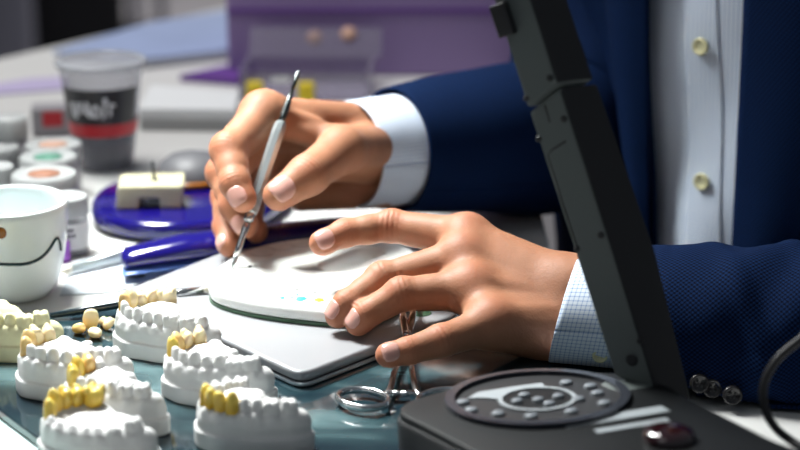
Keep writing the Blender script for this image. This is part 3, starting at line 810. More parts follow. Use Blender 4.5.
def brush(p0, p1, name, label, f0, f1, rh, hm, fm, tipm=None):
    b = thing(name, label, 'brush', ((p0[0] + p1[0]) / 2, (p0[1] + p1[1]) / 2, min(p0[2], p1[2])))
    part('handle', axis_geo(p0, p1, [(0.0, rh * 0.35), (0.01, rh * 0.6), (0.3, rh * 0.9), (f0 - 0.05, rh), (f0, rh * 0.95)]), hm, b, world=True)
    part('ferrule', axis_geo(p0, p1, [(f0 - 0.01, rh * 0.8), (f0, rh * 1.06), (f0 + 0.03, rh * 1.1), (f0 + 0.04, rh * 0.96), (f0 + 0.06, rh * 1.05), (f0 + 0.08, rh * 0.95), (f1, rh * 0.62)]), fm, b, world=True)
    part('bristles', axis_geo(p0, p1, [(f1 - 0.01, rh * 0.55), ((f1 + 1) / 2, rh * 0.75), (1.0, rh * 0.12)]), tipm or M['bristle'], b, world=True)
    return b
brush(atz(50, 316, 0.0085), atz(215, 287.5, 0.0195), 'paintbrush', 'black-handled paintbrush lying across to the white palette', 0.72, 0.93, 0.0031, M['brush_black'], M['steel'])
q0 = atz(137, 249.5, 0.007); q1 = atz(60, 272, 0.004)
brush(q0, q1, 'paintbrush', 'silver paintbrush with its tip beside the china cup', 0.18, 0.86, 0.0040, M['dark_steel'], M['satin_steel'])

fo = thing('forceps', 'polished steel locking forceps lying under the near little finger', 'forceps', atz(405, 370, BZ))
RZ = BZ + 0.0042
def ring_half(sgn):
    cpx = 403 + sgn * 40; c = atz(cpx, 399, RZ)
    an = np.linspace(0, 2 * PI, 48, endpoint=False); tl = sgn * 0.30
    ex, ey = 0.0118, 0.0150
    pts = np.c_[ex * np.cos(an), ey * np.sin(an), 0 * an]
    ct, st_ = math.cos(-0.9 * sgn), math.sin(-0.9 * sgn)
    pts = np.c_[c[0] + pts[:, 0] * ct - pts[:, 1] * st_, c[1] + pts[:, 0] * st_ + pts[:, 1] * ct, np.full(48, RZ)]
    ring = tube(pts, 0.0016, 12, 0.0022, closed=True)
    part('ring_handle', ring, M['steel'], fo, world=True)
    j = atz(406, 338, 0.0135)
    s0 = atz(403 + sgn * 17, 396, RZ)
    path = smooth_path([s0, atz(403 + sgn * 12.5, 388, RZ + 0.001), atz(404 + sgn * 7.5, 366, RZ + 0.0012), j + np.array([0, 0, sgn * 0.0012]), atz(408 - sgn * 5, 312, 0.0225), atz(410 - sgn * 3, 290, 0.0255)], 40)
    w = np.interp(np.linspace(0, 1, 40), [0, .15, .45, .62, .75, 1], [.0023, .0022, .0020, .0030, .0024, .0014])
    part('arm', tube(path, w, 12, w * 0.8), M['steel'], fo, world=True)
    # ratchet bar between the arms
    r0 = atz(403 + sgn * 13, 392, RZ + 0.0008); r1 = atz(403 - sgn * 3, 393.5, RZ + 0.0008 + sgn * 0.0009)
    part('ratchet', tube(np.array([r0, r1]), 0.0022, 10, 0.0014), M['steel'], fo, world=True)
for sgn in (-1, 1): ring_half(sgn)
jj = atz(406, 338, 0.0135)
part('pivot_screw', move(lathe([(0.0026, -0.004), (0.0026, 0.0034), (0.0018, 0.004)], 20), jj), M['steel'], fo, world=True)

# ------------------------------------------------------------------ blue rests, block, grey dish
p = atz(158, 238, 0.0)
bd = thing('blue_stand', 'glossy dark blue kidney-shaped stand carrying the cream block', 'stand', (p[0] + 0.02, p[1] + 0.045, 0))
bl = closed_cr([p_[:2] for p_ in (atz(92, 210, 0.006), atz(100, 226, 0.006), atz(150, 236, 0.006), atz(215, 233, 0.006), atz(262, 222, 0.006), atz(290, 200, 0.006), atz(280, 175, 0.006), atz(215, 176, 0.006), atz(140, 186, 0.006), atz(105, 196, 0.006))], 80)
o = part('body', prism(bl, 0.001, 0.0150), M['blue_gloss'], bd, world=True); bevel(o, 0.006, 6)
cb_in = bl.mean(0) + (bl - bl.mean(0)) * 0.97
part('underside', prism(cb_in, 0.0, 0.003), M['dark_gap'], bd, world=True)

cb = thing('cream_block', 'small cream block with a slot resting on the dark blue stand', 'block', (*atz(150, 209, 0.0152)[:2], 0.0152), rad(4))
c_out = [(-0.0245, 0), (-0.008, 0), (-0.008, 0.0075), (0.007, 0.0075), (0.007, 0), (0.0225, 0), (0.0245, 0.017), (-0.0225, 0.017)]
V, F = prism(c_out, 0, 0.036)
V = np.c_[V[:, 0], V[:, 2], V[:, 1]]; F = [f[::-1] for f in F]
o = part('body', (V, F), M['cream_block'], cb, smooth=False); bevel(o, 0.0015, 2)
part('pin', tube([(0.003, 0.016, 0.0165), (0.002, 0.016, 0.031)], 0.0011, 10), M['dark_gap'], cb)
part('pin_socket', move(lathe([(0.003, 0), (0.003, 0.0008), (0.0018, 0.001)], 20), (0.003, 0.016, 0.0168)), M['dark_gap'], cb)

gd = thing('grey_bowl', 'dark grey upturned bowl with an amber rim on the blue stand, behind the block', 'bowl', (*(atz(190, 187, 0.0152)[:2] + np.array([0, 0.020])), 0.0152))
part('shell', lathe([(0.028, 0.0), (0.0275, 0.006), (0.024, 0.014), (0.017, 0.019), (0.008, 0.0215), (0, 0.022)], 40), M['grey_dish'], gd)
an = np.linspace(0, 2 * PI, 48, endpoint=False)
part('rim', tube(np.c_[0.0285 * np.cos(an), 0.0285 * np.sin(an), 0.003 + 0 * an], 0.0024, 10, closed=True), M['brown'], gd, label='amber rim')

br = thing('blue_rest', 'long glossy blue instrument rest lying behind the silver case', 'rest', (*atz(220, 262, 0)[:2], 0))
bpth = smooth_path([atz(121, 257, 0.014), atz(135, 254, 0.0155), atz(180, 248, 0.0165), atz(225, 243, 0.017), atz(280, 236.5, 0.0165), atz(335, 231, 0.015), atz(352, 231, 0.014)], 60)
tt = np.linspace(0, 1, 60); env = np.minimum(1, np.minimum((tt + 0.012) / 0.09, (1.02 - tt) / 0.10)) ** 0.5
part('body', tube(bpth - np.array([0, 0, 1]) * (0.0036 * (1 - np.minimum(1, tt / 0.35)))[:, None], 0.0150 * env * (0.7 + 0.3 * np.minimum(1, tt / 0.3)), 24, 0.0090 * env * (0.6 + 0.4 * np.minimum(1, tt / 0.35))), M['blue_gloss'], br, world=True)
bp2 = bpth - np.array([0, 0.003, 0.0088])
part('lower_edge', tube(bp2[2:-2], 0.0132 * env[2:-2], 20, 0.0020 * env[2:-2]), M['blue_edge'], br, world=True, label='pale blue lower edge')
for i in (10, 50):
    q = bpth[i]; part('foot', move(lathe([(0.006, 0.0), (0.0055, q[2] - 0.006)], 20), (q[0], q[1], 0)), M['dark_gap'], br, world=True)

# ------------------------------------------------------------------ china cup
cc = atz(9, 201, 0.062)
cup = thing('china_cup', 'white china cup with a dark wavy line at the left edge', 'cup', (cc[0], cc[1], 0))
def cup_r(z): return 0.0255 + 0.0115 * (1 - (1 - min(1, z / 0.062)) ** 2.2)
prof = [(0.020, 0.0), (0.0235, 0.001), (0.0255, 0.004)] + [(cup_r(z), z) for z in np.linspace(0.006, 0.0615, 14)]
R0 = cup_r(0.0615)
prof += [(R0 - 0.0006, 0.0625), (R0 - 0.002, 0.0625), (R0 - 0.0026, 0.0612)] + [(cup_r(z) - 0.0030, z) for z in np.linspace(0.058, 0.008, 12)] + [(0.018, 0.005), (0.0, 0.0045)]
part('body', lathe(prof, 72, cap=True), M['china'], cup)
def on_cup(px, py):
    """angle and height on the cup wall that the pixel sees"""
    best = None
    for aa in np.linspace(-PI, 0.2, 400):
        rr_ = ray(px, py)
        # march heights
        pass
    return best
def cup_hit(px, py):
    r = ray(px, py); o_ = np.array([0, CAM_Y, CAM_H])
    for t in np.linspace(0.9, 1.5, 6001):
        q = o_ + t * r
        if 0 <= q[2] <= 0.062 and math.hypot(q[0] - cc[0], q[1] - cc[1]) < cup_r(q[2]): return q - np.array([cc[0], cc[1], 0])
    return None
pts = [q for q in (cup_hit(*p_) for p_ in ((-14, 263), (0, 264), (12, 264.5), (25, 264), (35, 261), (43, 256), (50, 248), (54, 241), (57, 238), (59.5, 242), (60.5, 250))) if q is not None]
pts = smooth_path(pts, 60)
for q in pts:
    a_ = math.atan2(q[1], q[0]); rr_ = cup_r(q[2]) + 0.0001; q[0] = rr_ * math.cos(a_); q[1] = rr_ * math.sin(a_)
part('painted_line', tube(pts, 0.0011, 8), M['china_line'], cup, label='dark teal wavy line')
q = cup_hit(1, 233)
if q is not None:
    d_ = part('painted_dot', move(lathe([(0.0, -0.0012), (0.0025, -0.001), (0.0034, 0), (0.0025, 0.001), (0, 0.0012)], 20), (0, 0, 0)), M['brown'], cup, label='brown dot')
    a_ = math.atan2(q[1], q[0])
    vs = np.array([v.co[:] for v in d_.data.vertices]); n_ = np.array([math.cos(a_), math.sin(a_), 0]); t_ = np.array([-n_[1], n_[0], 0])
    W_ = vs[:, :1] * t_ + vs[:, 1:2] * np.array([0, 0, 1]) * 1.15 + vs[:, 2:3] * n_ * 0.6 + np.array([cup_r(q[2]) * n_[0], cup_r(q[2]) * n_[1], q[2]])
    d_.data.vertices.foreach_set('co', W_.astype(np.float32).ravel())

# ------------------------------------------------------------------ jars
def make_jar(loc, rad_, hh, label, spot=None):
    j = thing('powder_jar', label, 'jar', loc, 0, 'small white-lidded powder jars')
    part('body', lathe([(rad_ * 0.90, 0.0), (rad_ * 0.94, 0.002), (rad_ * 0.94, hh * 0.66), (rad_ * 0.86, hh * 0.70)], 40), M['jar'], j)
    part('powder', lathe([(rad_ * 0.84, 0.0015), (rad_ * 0.84, hh * 0.42), (0, hh * 0.44)], 32), M['powder'], j)
    part('lid', lathe([(rad_ * 0.98, hh * 0.69), (rad_, hh * 0.71), (rad_, hh * 0.96), (rad_ * 0.95, hh), (rad_ * 0.86, hh * 1.0), (rad_ * 0.82, hh * 0.985), (0, hh * 0.985)], 48), M['lid'], j, autosmooth=50)
    # paper label band on the front
    V, F = [], []
    n = 24
    for i in range(n + 1):
        a = -PI * 0.95 + PI * 0.9 * i / n
        for z in (hh * 0.12, hh * 0.58): V.append((rad_ * 0.955 * math.cos(a), rad_ * 0.955 * math.sin(a), z))
    for i in range(n): F.append((2 * i, 2 * i + 2, 2 * i + 3, 2 * i + 1))
    lb = part('label', (V, F), M['label'], j)
    V, F = [], []
    for rowz, a0, a1 in ((0.48, -2.0, -1.1), (0.38, -2.2, -1.0), (0.28, -1.9, -1.3)):
        for i in range(8):
            b0 = a0 + (a1 - a0) * i / 8; b1 = b0 + (a1 - a0) / 11
            k = len(V)
            for a, z in ((b0, rowz - .03), (b1, rowz - .03), (b1, rowz + .03), (b0, rowz + .03)):
                V.append((rad_ * 0.962 * math.cos(a), rad_ * 0.962 * math.sin(a), z * hh))
            F.append((k, k + 1, k + 2, k + 3))
    part('print', (V, F), M['ink'], lb)
    if spot:
        part('lid_sticker', move(lathe([(rad_ * 0.5, 0), (rad_ * 0.5, 0.0004), (0, 0.0004)], 28), (0, 0, hh * 0.9852)), spot, j)
    return j
JH = 0.040
def jp(px, py, hh=JH): p = atz(px, py, hh); return (p[0], p[1], 0.0)
make_jar(jp(66, 196), 0.0150, JH, 'clear jar with a plain white lid, between the cup and the blue stand')
make_jar(jp(44, 173), 0.0235, JH, 'jar with an orange-brown sticker on its lid, just behind the cup', M['orange_ink'])
make_jar(jp(48, 156), 0.0215, JH, 'jar with a green sticker on its lid, in the middle of the row', M['green_ink'])
make_jar(jp(53, 143.5), 0.0215, JH, 'jar with a faint peach sticker on its lid, last in the row', M['peach'])
make_jar(jp(-4, 166), 0.0130, JH, 'small plain-lidded jar cut by the left edge of the picture')
make_jar(jp(-8, 146), 0.0200, JH, 'plain white-lidded jar at the left edge behind the small jar')
# taller bottle with white cap
p = atz(10, 116, 0.058)
bo = thing('white_cap_bottle', 'grey bottle with a narrow white cap at the left edge', 'bottle', (p[0], p[1], 0))
part('body', lathe([(0.0135, 0), (0.0140, 0.002), (0.0140, 0.036), (0.010, 0.043)], 32), M['powder'], bo)
part('cap', lathe([(0.0125, 0.041), (0.0130, 0.042), (0.0130, 0.056), (0.011, 0.058), (0, 0.058)], 32), M['lid'], bo)
# purple marker tip beside cup
p = atz(62, 262, 0.0)
o = part('violet_cap', move(lathe([(0.0050, 0), (0.0055, 0.001), (0.0052, 0.012), (0.004, 0.0135), (0, 0.0135)], 24), (p[0], p[1] + 0.004, 0)), M['violet_paint'])
tag(o, 'tiny violet cap standing between the cup and the silver paintbrush', 'cap')
# red labelled carton
p = atz(50, 139, 0.0)
rb = thing('red_label_box', 'small grey box with a red square label behind the jars', 'box', (p[0], p[1] + 0.020, 0), rad(8))
o = part('carton', box(-0.018, 0.018, -0.012, 0.012, 0, 0.025), mat('pale_grey_card', (0.30, 0.29, 0.31), 0.6), rb, smooth=False); bevel(o, 0.002, 2)
part('red_label', box(-0.0085, 0.0085, -0.0126, -0.0119, 0.009, 0.022), M['red'], rb, smooth=False)

# ------------------------------------------------------------------ plastic cup
pb = atz(102, 173, 0.0)
pc_ = thing('plastic_cup', 'clear plastic drinking cup with a red band and white lettering', 'cup', (pb[0], pb[1] + 0.018, 0))
rb_, rt_, hC = 0.0225, 0.0335, 0.088
def pr(z): return rb_ + (rt_ - rb_) * z / hC
part('wall', merge(lathe([(rb_ - 0.002, 0.0), (rb_, 0.001)] + [(pr(z), z) for z in np.linspace(0.004, hC - 0.004, 10)] + [(rt_ + 0.0022, hC - 0.004), (rt_ + 0.0026, hC - 0.002), (rt_ + 0.001, hC)], 56)), M['cup_plastic'], pc_)
an = np.linspace(0, 2 * PI, 56, endpoint=False)
part('rim', tube(np.c_[(rt_ + 0.001) * np.cos(an), (rt_ + 0.001) * np.sin(an), hC - 0.001 + 0 * an], 0.0019, 10, closed=True), M['jar'], pc_)
part('drink', lathe([(rb_ - 0.002, 0.002), (pr(0.030) - 0.0015, 0.030), (0, 0.030)], 40), M['dark_drink'], pc_, label='dark liquid in the bottom')
def band(z0, z1, a0, a1, m, nm, off=0.0004, par=None, lab=None):
    V, F = [], []; n = max(2, int((a1 - a0) / 0.08))
    for i in range(n + 1):
        a = a0 + (a1 - a0) * i / n
        for z in (z0, z1): V.append(((pr(z) + off) * math.cos(a), (pr(z) + off) * math.sin(a), z))
    for i in range(n): F.append((2 * i, 2 * i + 2, 2 * i + 3, 2 * i + 1))
    return part(nm, (V, F), m, par or pc_, label=lab)
band(0.031, 0.041, -PI, PI, M['red'], 'red_band', lab='red printed band')
dk = band(0.041, 0.070, -2.75, -0.35, M['black_print'], 'printed_panel', 0.0003, lab='dark panel with white lettering')
# white lettering: loose script strokes
def stroke(pts2, par):
    P = []
    for a, z in pts2:
        z = z + 0.007
        P.append(((pr(z) + 0.0009) * math.cos(a), (pr(z) + 0.0009) * math.sin(a), z))
    return tube(smooth_path(P, 14), 0.0012, 6)
base_ = -2.30
gs = []
for k_, shape in enumerate(([(0, .052), (.10, .040), (.20, .052)], [(.30, .044), (.30, .053)], [(.40, .044), (.47, .053), (.56, .041), (.46, .046)], [(.70, .051), (.62, .046), (.70, .041), (.80, .046), (.70, .051)], [(.90, .040), (.95, .056), (1.0, .052)], [(1.08, .042), (1.10, .051), (1.22, .050)])):
    gs.append(stroke([(base_ + a, z) for a, z in shape], dk))
part('lettering', merge(*gs), M['white_print'], dk, label='white script lettering')

# ------------------------------------------------------------------ background goods
bx0 = atz(228, 76, 0.0)
pb_ = thing('purple_box', 'large purple display box standing at the back of the table', 'box', (0.0, bx0[1], 0))
XL = bx0[0]
o = part('carton', box(XL, 0.117, bx0[1], bx0[1] + 0.16, 0.0, 0.26), M['purple'], pb_, world=True, smooth=False); bevel(o, 0.003, 2)
part('front_groove', box(XL, 0.117, bx0[1] - 0.0015, bx0[1] + 0.002, 0.062, 0.067), M['deep_purple'], pb_, world=True, smooth=False)
part('foot_flap', prism([atz(180, 81, 0)[:2], atz(238, 86, 0)[:2], atz(262, 74, 0)[:2], atz(226, 71, 0)[:2]], 0.0, 0.006), M['deep_purple'], pb_, world=True, smooth=False)

ws = [atz(138, 108, 0.02), atz(236, 109, 0.02), atz(240, 91, 0.02), atz(150, 84, 0.02)]
st = thing('white_tray', 'flat white box lying in front of the purple display box', 'box', (np.mean([w[0] for w in ws]), ws[0][1] + 0.05, 0))
o = part('lid', prism([w[:2] for w in ws], 0.010, 0.020), M['paper'], st, world=True, smooth=False); bevel(o, 0.002, 2)
wi = np.mean([w[:2] for w in ws], 0)
o = part('base', prism([wi + (w[:2] - wi) * 0.985 for w in ws], 0.0, 0.0102), M['lid'], st, world=True, smooth=False)

bf = thing('blue_folder', 'pale blue plastic folder lying behind the clear plastic cup', 'folder', (-0.3, 0.8, 0))
fp = [atz(52, 50, 0.012), atz(140, 58, 0.012), atz(232, 48, 0.012), atz(236, 8, 0.012), atz(150, 22, 0.012)]
o = part('cover', prism([f[:2] for f in fp], 0.008, 0.012), M['pale_blue'], bf, world=True, smooth=False); bevel(o, 0.001, 2)
fi = np.mean([f[:2] for f in fp], 0)
part('sheets', prism([fi + (f[:2] - fi) * 0.95 for f in fp], 0.0, 0.0082), M['paper'], bf, world=True, smooth=False)

lp = [atz(-12, 96, 0), atz(66, 90, 0), atz(68, 78, 0), atz(30, 80, 0), atz(-10, 86, 0)]
o = part('lilac_leaflet', prism([p_[:2] for p_ in lp], 0.0, 0.0015), M['lilac'], smooth=False); tag(o, 'lilac leaflet lying on the table left of the clear plastic cup', 'leaflet')

# clear plastic box with yellow plugs, standing on the white box / table
p = atz(306, 101, 0.0002)
pbx = thing('clear_case', 'clear plastic case holding yellow foam blocks before the purple box', 'case', (p[0], p[1], 0.0002), rad(-3))
def shell_box(x0, x1, y0, y1, z0, z1, t=0.0015):
    g = [box(x0, x1, y0, y1, z0, z0 + t), box(x0, x0 + t, y0, y1, z0, z1), box(x1 - t, x1, y0, y1, z0, z1), box(x0, x1, y0, y0 + t, z0, z1), box(x0, x1, y1 - t, y1, z0, z1)]
    return merge(*g)
o = part('tray', shell_box(-0.062, 0.058, 0.0, 0.075, 0.0, 0.026), M['box_plastic'], pbx, smooth=False)
o = part('lid', xf(box(-0.062, 0.065, 0.0, 0.0012, 0.0, 0.030), Matrix.Translation((0, 0.0745, 0.026)) @ Matrix.Rotation(rad(-32), 4, 'X')), M['box_plastic'], pbx, smooth=False)
for x_ in (-0.0465, 0.001):
    o = part('foam_block', box(x_ - 0.0075, x_ + 0.0075, -0.0105, -0.0003, 0.0002, 0.0185), M['yellow'], pbx, smooth=False); bevel(o, 0.002, 2)
for x_, z_ in ((0.0, 0.042), (0.033, 0.046)):
    d_ = part('sticker', move(lathe([(0.0075, 0), (0.0075, 0.0006), (0, 0.0006)], 20), (0, 0, 0)), M['peach'], pbx)
    d_.matrix_local = Matrix.Translation((x_, 0.0862, z_)) @ Matrix.Rotation(rad(58), 4, 'X')
part('highlight_strip', box(-0.032, -0.014, -0.0008, 0.0, 0.017, 0.023), M['steel'], pbx, smooth=False, label='shiny strip standing in for a highlight')  # added strip that plays the highlight on the case front

# ------------------------------------------------------------------ device stand
dv = thing('device_stand', 'black jointed device arm on a rounded control base beside the forceps', 'device', atz(600, 420, 0))
dx = unit(np.array([0.50, -0.866]))     # long axis of the base, towards the viewer
BC = atz(537, 400, 0.034)[:2]
SL = 0.10                               # the top rises gently towards the front
def top_z(xy, dz=0.0): return 0.034 + dz + SL * (np.asarray(xy) - BC) @ dx
def attop(px, py, dz=0.0):
    n = np.array([-SL * dx[0], -SL * dx[1], 1.0]); c = 0.034 + dz - SL * (BC @ dx)
    r = ray(px, py); o_ = np.array([0, CAM_Y, CAM_H]); t = (c - o_ @ n) / (r @ n)
    return o_ + t * r
def tilt(geo):
    V = np.asarray(geo[0], float).copy(); V[:, 2] += SL * ((V[:, :2] - BC) @ dx); return V, geo[1]
base_px = [(398, 413), (402, 403), (428, 393.5), (480, 381), (540, 373.5), (600, 371.5), (640, 375), (668, 385), (697, 401), (770, 437), (860, 484), (700, 560), (560, 500), (470, 451), (420, 425)]
bo2 = np.array([attop(*q)[:2] for q in base_px])
bo2 = closed_cr(bo2, 120)
V, F = prism(bo2, 0.0, 0.034)
n_ = len(bo2); bc_ = bo2.mean(0)
V[:n_, :2] = bc_ + (V[:n_, :2] - bc_) * 0.985
V[:n_, 2] = 0.0070; V[n_:, 2] = [top_z(p_) - 0.0035 for p_ in V[n_:, :2]]
o = part('base', (V, F), M['device_black'], dv, world=True); bevel(o, 0.0025, 4)
bi = bc_ + (bo2 - bc_) * 0.982
V, F = tilt(prism(bi, 0.0290, 0.0340))
o = part('control_panel', (V, F), M['device_top'], dv, world=True); bevel(o, 0.0015, 3)
DC = attop(537, 400, 0.0)
def ring_geo(c, r0, r1, z0, z1, seg=64, a0=0, a1=2 * PI):
    full = abs(a1 - a0 - 2 * PI) < 1e-6
    n = seg + (0 if full else 1); V = []; F = []
    for i in range(n):
        a = a0 + (a1 - a0) * i / seg
        for r, z in ((r0, z0), (r1, z0), (r1, z1), (r0, z1)): V.append((c[0] + r * math.cos(a), c[1] + r * math.sin(a), z))
    for i in range(seg):
        j = (i + 1) % n
        for k in range(4): F.append((i * 4 + k, j * 4 + k, j * 4 + (k + 1) % 4, i * 4 + (k + 1) % 4)[::-1])
    return np.array(V), F
o = part('dial_rim', tilt(ring_geo(DC, 0.0420, 0.0470, 0.0335, 0.0368, 72)), M['device_ring'], dv, world=True, autosmooth=30, label='dark glossy rim round the keypad')
part('keypad_disc', tilt(move(lathe([(0.0422, 0.0338), (0.0422, 0.0346), (0, 0.0346)], 72), (DC[0], DC[1], 0))), M['device_black'], dv, world=True, autosmooth=30)
KC = attop(537.5, 399, 0.001)
part('key_ring', tilt(ring_geo(KC, 0.0178, 0.0200, 0.0345, 0.0356, 64)), M['device_light'], dv, world=True, autosmooth=30, label='pale ring round the centre keys')
part('key_well', tilt(move(lathe([(0.0178, 0.0344), (0.0178, 0.0350), (0, 0.0350)], 48), (KC[0], KC[1], 0))), M['device_top'], dv, world=True, autosmooth=30)
sil = [attop(*q, 0.0012)[:2] for q in ((467, 398), (478, 392), (512, 386.5), (542, 382.5), (545, 386.5), (516, 390), (503, 394), (498, 399), (484, 397.5))]
part('silver_panel', tilt(prism(sil, 0.0344, 0.0352)), M['device_light'], dv, world=True, smooth=False, label='pale curved panel on the keypad')
def key(px, py, a, b, m, dz=0.0008):
    c = attop(px, py, dz); n = 20; an = np.linspace(0, 2 * PI, n, endpoint=False)
    V = np.vstack([np.c_[c[0] + a * s_ * np.cos(an), c[1] + b * s_ * np.sin(an), np.full(n, 0.034 + dz + zz_)] for s_, zz_ in ((1, -0.0006), (1, 0.0010), (0.75, 0.0016))])
    F = [(r_ * n + i, r_ * n + (i + 1) % n, (r_ + 1) * n + (i + 1) % n, (r_ + 1) * n + i) for r_ in range(2) for i in range(n)] + [tuple(range(2 * n, 3 * n))]
    part('key', tilt((V, F)), m, dv, world=True)
for q in ((463, 403), (471, 411), (498, 414.5), (531, 417), (571, 412), (604, 404), (597, 394), (590, 387), (566, 383.5), (578, 400)): key(*q, 0.0034, 0.0034, M['device_mid'])
for q in ((517, 402), (538, 400.5), (549, 404.5), (524, 396), (558, 397)): key(*q, 0.0030, 0.0030, M['device_mid'], 0.0012)
for (a_, b_), w_ in (((563, 424.5), (666, 408)), 0.0050), (((596, 431), (668, 419)), 0.0027):
    p0, p1 = attop(*a_, 0.0005), attop(*b_, 0.0005); u_ = unit(p1[:2] - p0[:2]); v_ = np.array([-u_[1], u_[0]])
    part('label_strip', tilt(prism([p0[:2] + v_ * w_, p0[:2] - v_ * w_, p1[:2] - v_ * w_, p1[:2] + v_ * w_], 0.0338, 0.0344)), M['device_light'], dv, world=True, smooth=False, label='pale label strip')
kc = attop(669, 437, 0.002)
part('knob', move(lathe([(0.0122, -0.004), (0.0125, 0.001), (0.0108, 0.0034), (0.0065, 0.0048), (0, 0.0053)], 40), kc), M['red_glass'], dv, world=True, label='dark red glossy knob')
# arm
def arm_pt(px, py, t): return aty(px, py, -0.398 + 0.040 * t)
# bottom section corners (left front edge, middle front edge, right edge) then extruded in depth
def arm_box(L0, M0, R0_, L1, M1, R1, nm, mA, mB, mid=None):
    """left face spans L-M, right face spans M-R; the far corner completes the box"""
    secs = [(L0, M0, R0_)] + ([mid] if mid else []) + [(L1, M1, R1)]
    if mid: secs = [secs[0]] + [tuple(np.asarray(q) for q in mid)] + [secs[2]]
    V, F = [], []
    for a_, b_, c_ in secs: V += [a_, b_, c_, a_ + c_ - b_]
    for k in range(len(secs) - 1):
        for e in range(4): F.append((4 * k + e, 4 * k + (e + 1) % 4, 4 * k + 4 + (e + 1) % 4, 4 * k + 4 + e))
    n_ = 4 * (len(secs) - 1); F += [(0, 3, 2, 1), (n_, n_ + 1, n_ + 2, n_ + 3)]
    o = part(nm, (np.array(V), F), mA, dv, world=True, smooth=False)
    o.data.materials.append(mB)
    for k in range(len(secs) - 1): o.data.polygons[4 * k + 1].material_index = 1  # right face darker than the left: side lighting put into the colours
    bevel(o, 0.0016, 3)
    return o
yb, yt_ = -0.400, -0.362
def AP(px, py, dyy=0.0):
    t = (380 - py) / 380.0
    return aty(px, py, yb + (yt_ - yb) * t + dyy)
DL, DR = 0.008, 0.004
arm_lo = arm_box(AP(614, 376, DL), AP(656, 392), AP(693, 402, DR), AP(528.5, 112, DL), AP(560, 87), AP(598, 82.5, DR), 'lower_arm', M['device_grey'], M['device_black'], mid=(AP(573.5, 250, DL), AP(612.5, 250), AP(656, 250, DR)))
arm_hi = arm_box(AP(527, 108.5, DL), AP(558, 83.5), AP(595, 79, DR), AP(484, -28, DL), AP(520, -34), AP(556, -38, DR), 'upper_arm', M['device_grey'], M['device_black'])
nl = None
def face_pt(px, py, off=0.0006):
    """point on the left face of the arm under a pixel, lifted outwards"""
    A, B, C_ = AP(614, 376, DL), AP(656, 392), AP(560, 87)
    n = unit(np.cross(B - A, C_ - A)); o_ = np.array([0, CAM_Y, CAM_H]); r = ray(px, py)
    if n @ r > 0: n = -n
    t = ((A - o_) @ n) / (r @ n); return o_ + t * r + n * off, n
def screw(px, py, r=0.0017):
    c, n = face_pt(px, py, 0.0)
    part('screw', axis_geo(c - n * 0.001, c + n * 0.0008, [(0, r), (0.9, r), (1.0, r * 0.7)], 14), M['device_black'], dv, world=True)
for q in ((526.5, 98), (550, 78), (539, 139), (564, 119), (577, 248.5), (601, 235), (640, 341)): screw(*q)
screw(632, 360, 0.0032)
# inset panel seam on lower arm
def seam(pts):
    P = [face_pt(*q, 0.0001)[0] for q in pts]
    part('panel_seam', tube(np.array(P), 0.0005, 6), M['device_black'], dv, world=True)
seam(((577, 247), (548, 155), (552, 150), (566, 141))); seam(((545, 105), (550, 122)))
# rocker switch at top
c, n = face_pt(505, 19, 0.0)
u_ = unit(AP(527, 108, DL) - AP(491, 0, DL)); w_ = np.cross(n, u_)
V, F = box(-0.0085, 0.0085, -0.0045, 0.0045, -0.001, 0.0055)
V = c + V[:, :1] * u_ + V[:, 1:2] * w_ + V[:, 2:] * n
o = part('rocker_switch', (V, F), M['device_black'], dv, world=True, smooth=False); bevel(o, 0.0008, 2)
# hinge bracket at arm foot
hb = attop(652, 388)
o = part('hinge_bracket', merge(rotz_geo(box(hb[0] - 0.022, hb[0] + 0.004, hb[1] - 0.000, hb[1] + 0.018, 0.024, 0.036), 0.35, np.array([hb[0], hb[1], 0]))), M['device_grey'], dv, world=True, smooth=False); bevel(o, 0.003, 3)
# soft grey rim on the base right of the hinge
dn = np.array([-dx[1], dx[0]])
for sx, sy in ((0.0, -0.03), (0.0, 0.03), (0.08, -0.03), (0.08, 0.04)):
    f = BC + dx * sx + dn * sy; part('rubber_foot', move(lathe([(0.006, 0.0061), (0.006, 0.0075)], 16), (f[0], f[1], 0)), M['dark_gap'], dv, world=True)

# cable
cbp = smooth_path([(0.62, -0.40, 0.0026), (0.52, -0.41, 0.0026), (0.44, -0.415, 0.004), (0.36, -0.415, 0.022), (0.29, -0.42, 0.055), aty(835, 318, -0.43), aty(800, 340, -0.44), aty(775, 362, -0.445), aty(763, 390, -0.45), aty(770, 420, -0.455), aty(790, 440, -0.46), aty(820, 454, -0.47), atz(880, 470, 0.0026), (0.34, -0.60, 0.0026)], 140)
o = part('cable', tube(cbp, 0.0022, 12), M['cable']); tag(o, 'black cable looping at the right edge before the blue sleeve', 'cable')

# ------------------------------------------------------------------ person
rot_f = unit(np.array([-0.72, -0.69])); lft = np.array([-rot_f[1], rot_f[0]])     # facing, person's left
TC = np.array([0.292, 0.062])
SHZ = 0.30
L_SH = np.array([*(TC + lft * 0.185 - rot_f * 0.01), SHZ - 0.03]); R_SH = np.array([*(TC - lft * 0.195 - rot_f * 0.01), SHZ - 0.03])

# joints: (pixel, pixel, depth)
J = lambda px, py, y: aty(px, py, y)
LW = J(574, 311, -0.279)          # left wrist centre
L_EL = np.array([0.385, -0.345, 0.042])
RW = J(357, 154, -0.055)
R_EL = J(598, 126, 0.075)

def crease(V, Nn, J0, axis, dors, amp, width, spacing):
    t = (V - J0) @ axis; dist = np.linalg.norm(V - J0, axis=1)
    w = np.clip(Nn @ dors * 1.6 - 0.2, 0, 1) * np.exp(-(t / width) ** 2) * (dist < 0.016)
    return -amp * w * (0.5 + 0.5 * np.cos(2 * PI * t / spacing)) ** 3

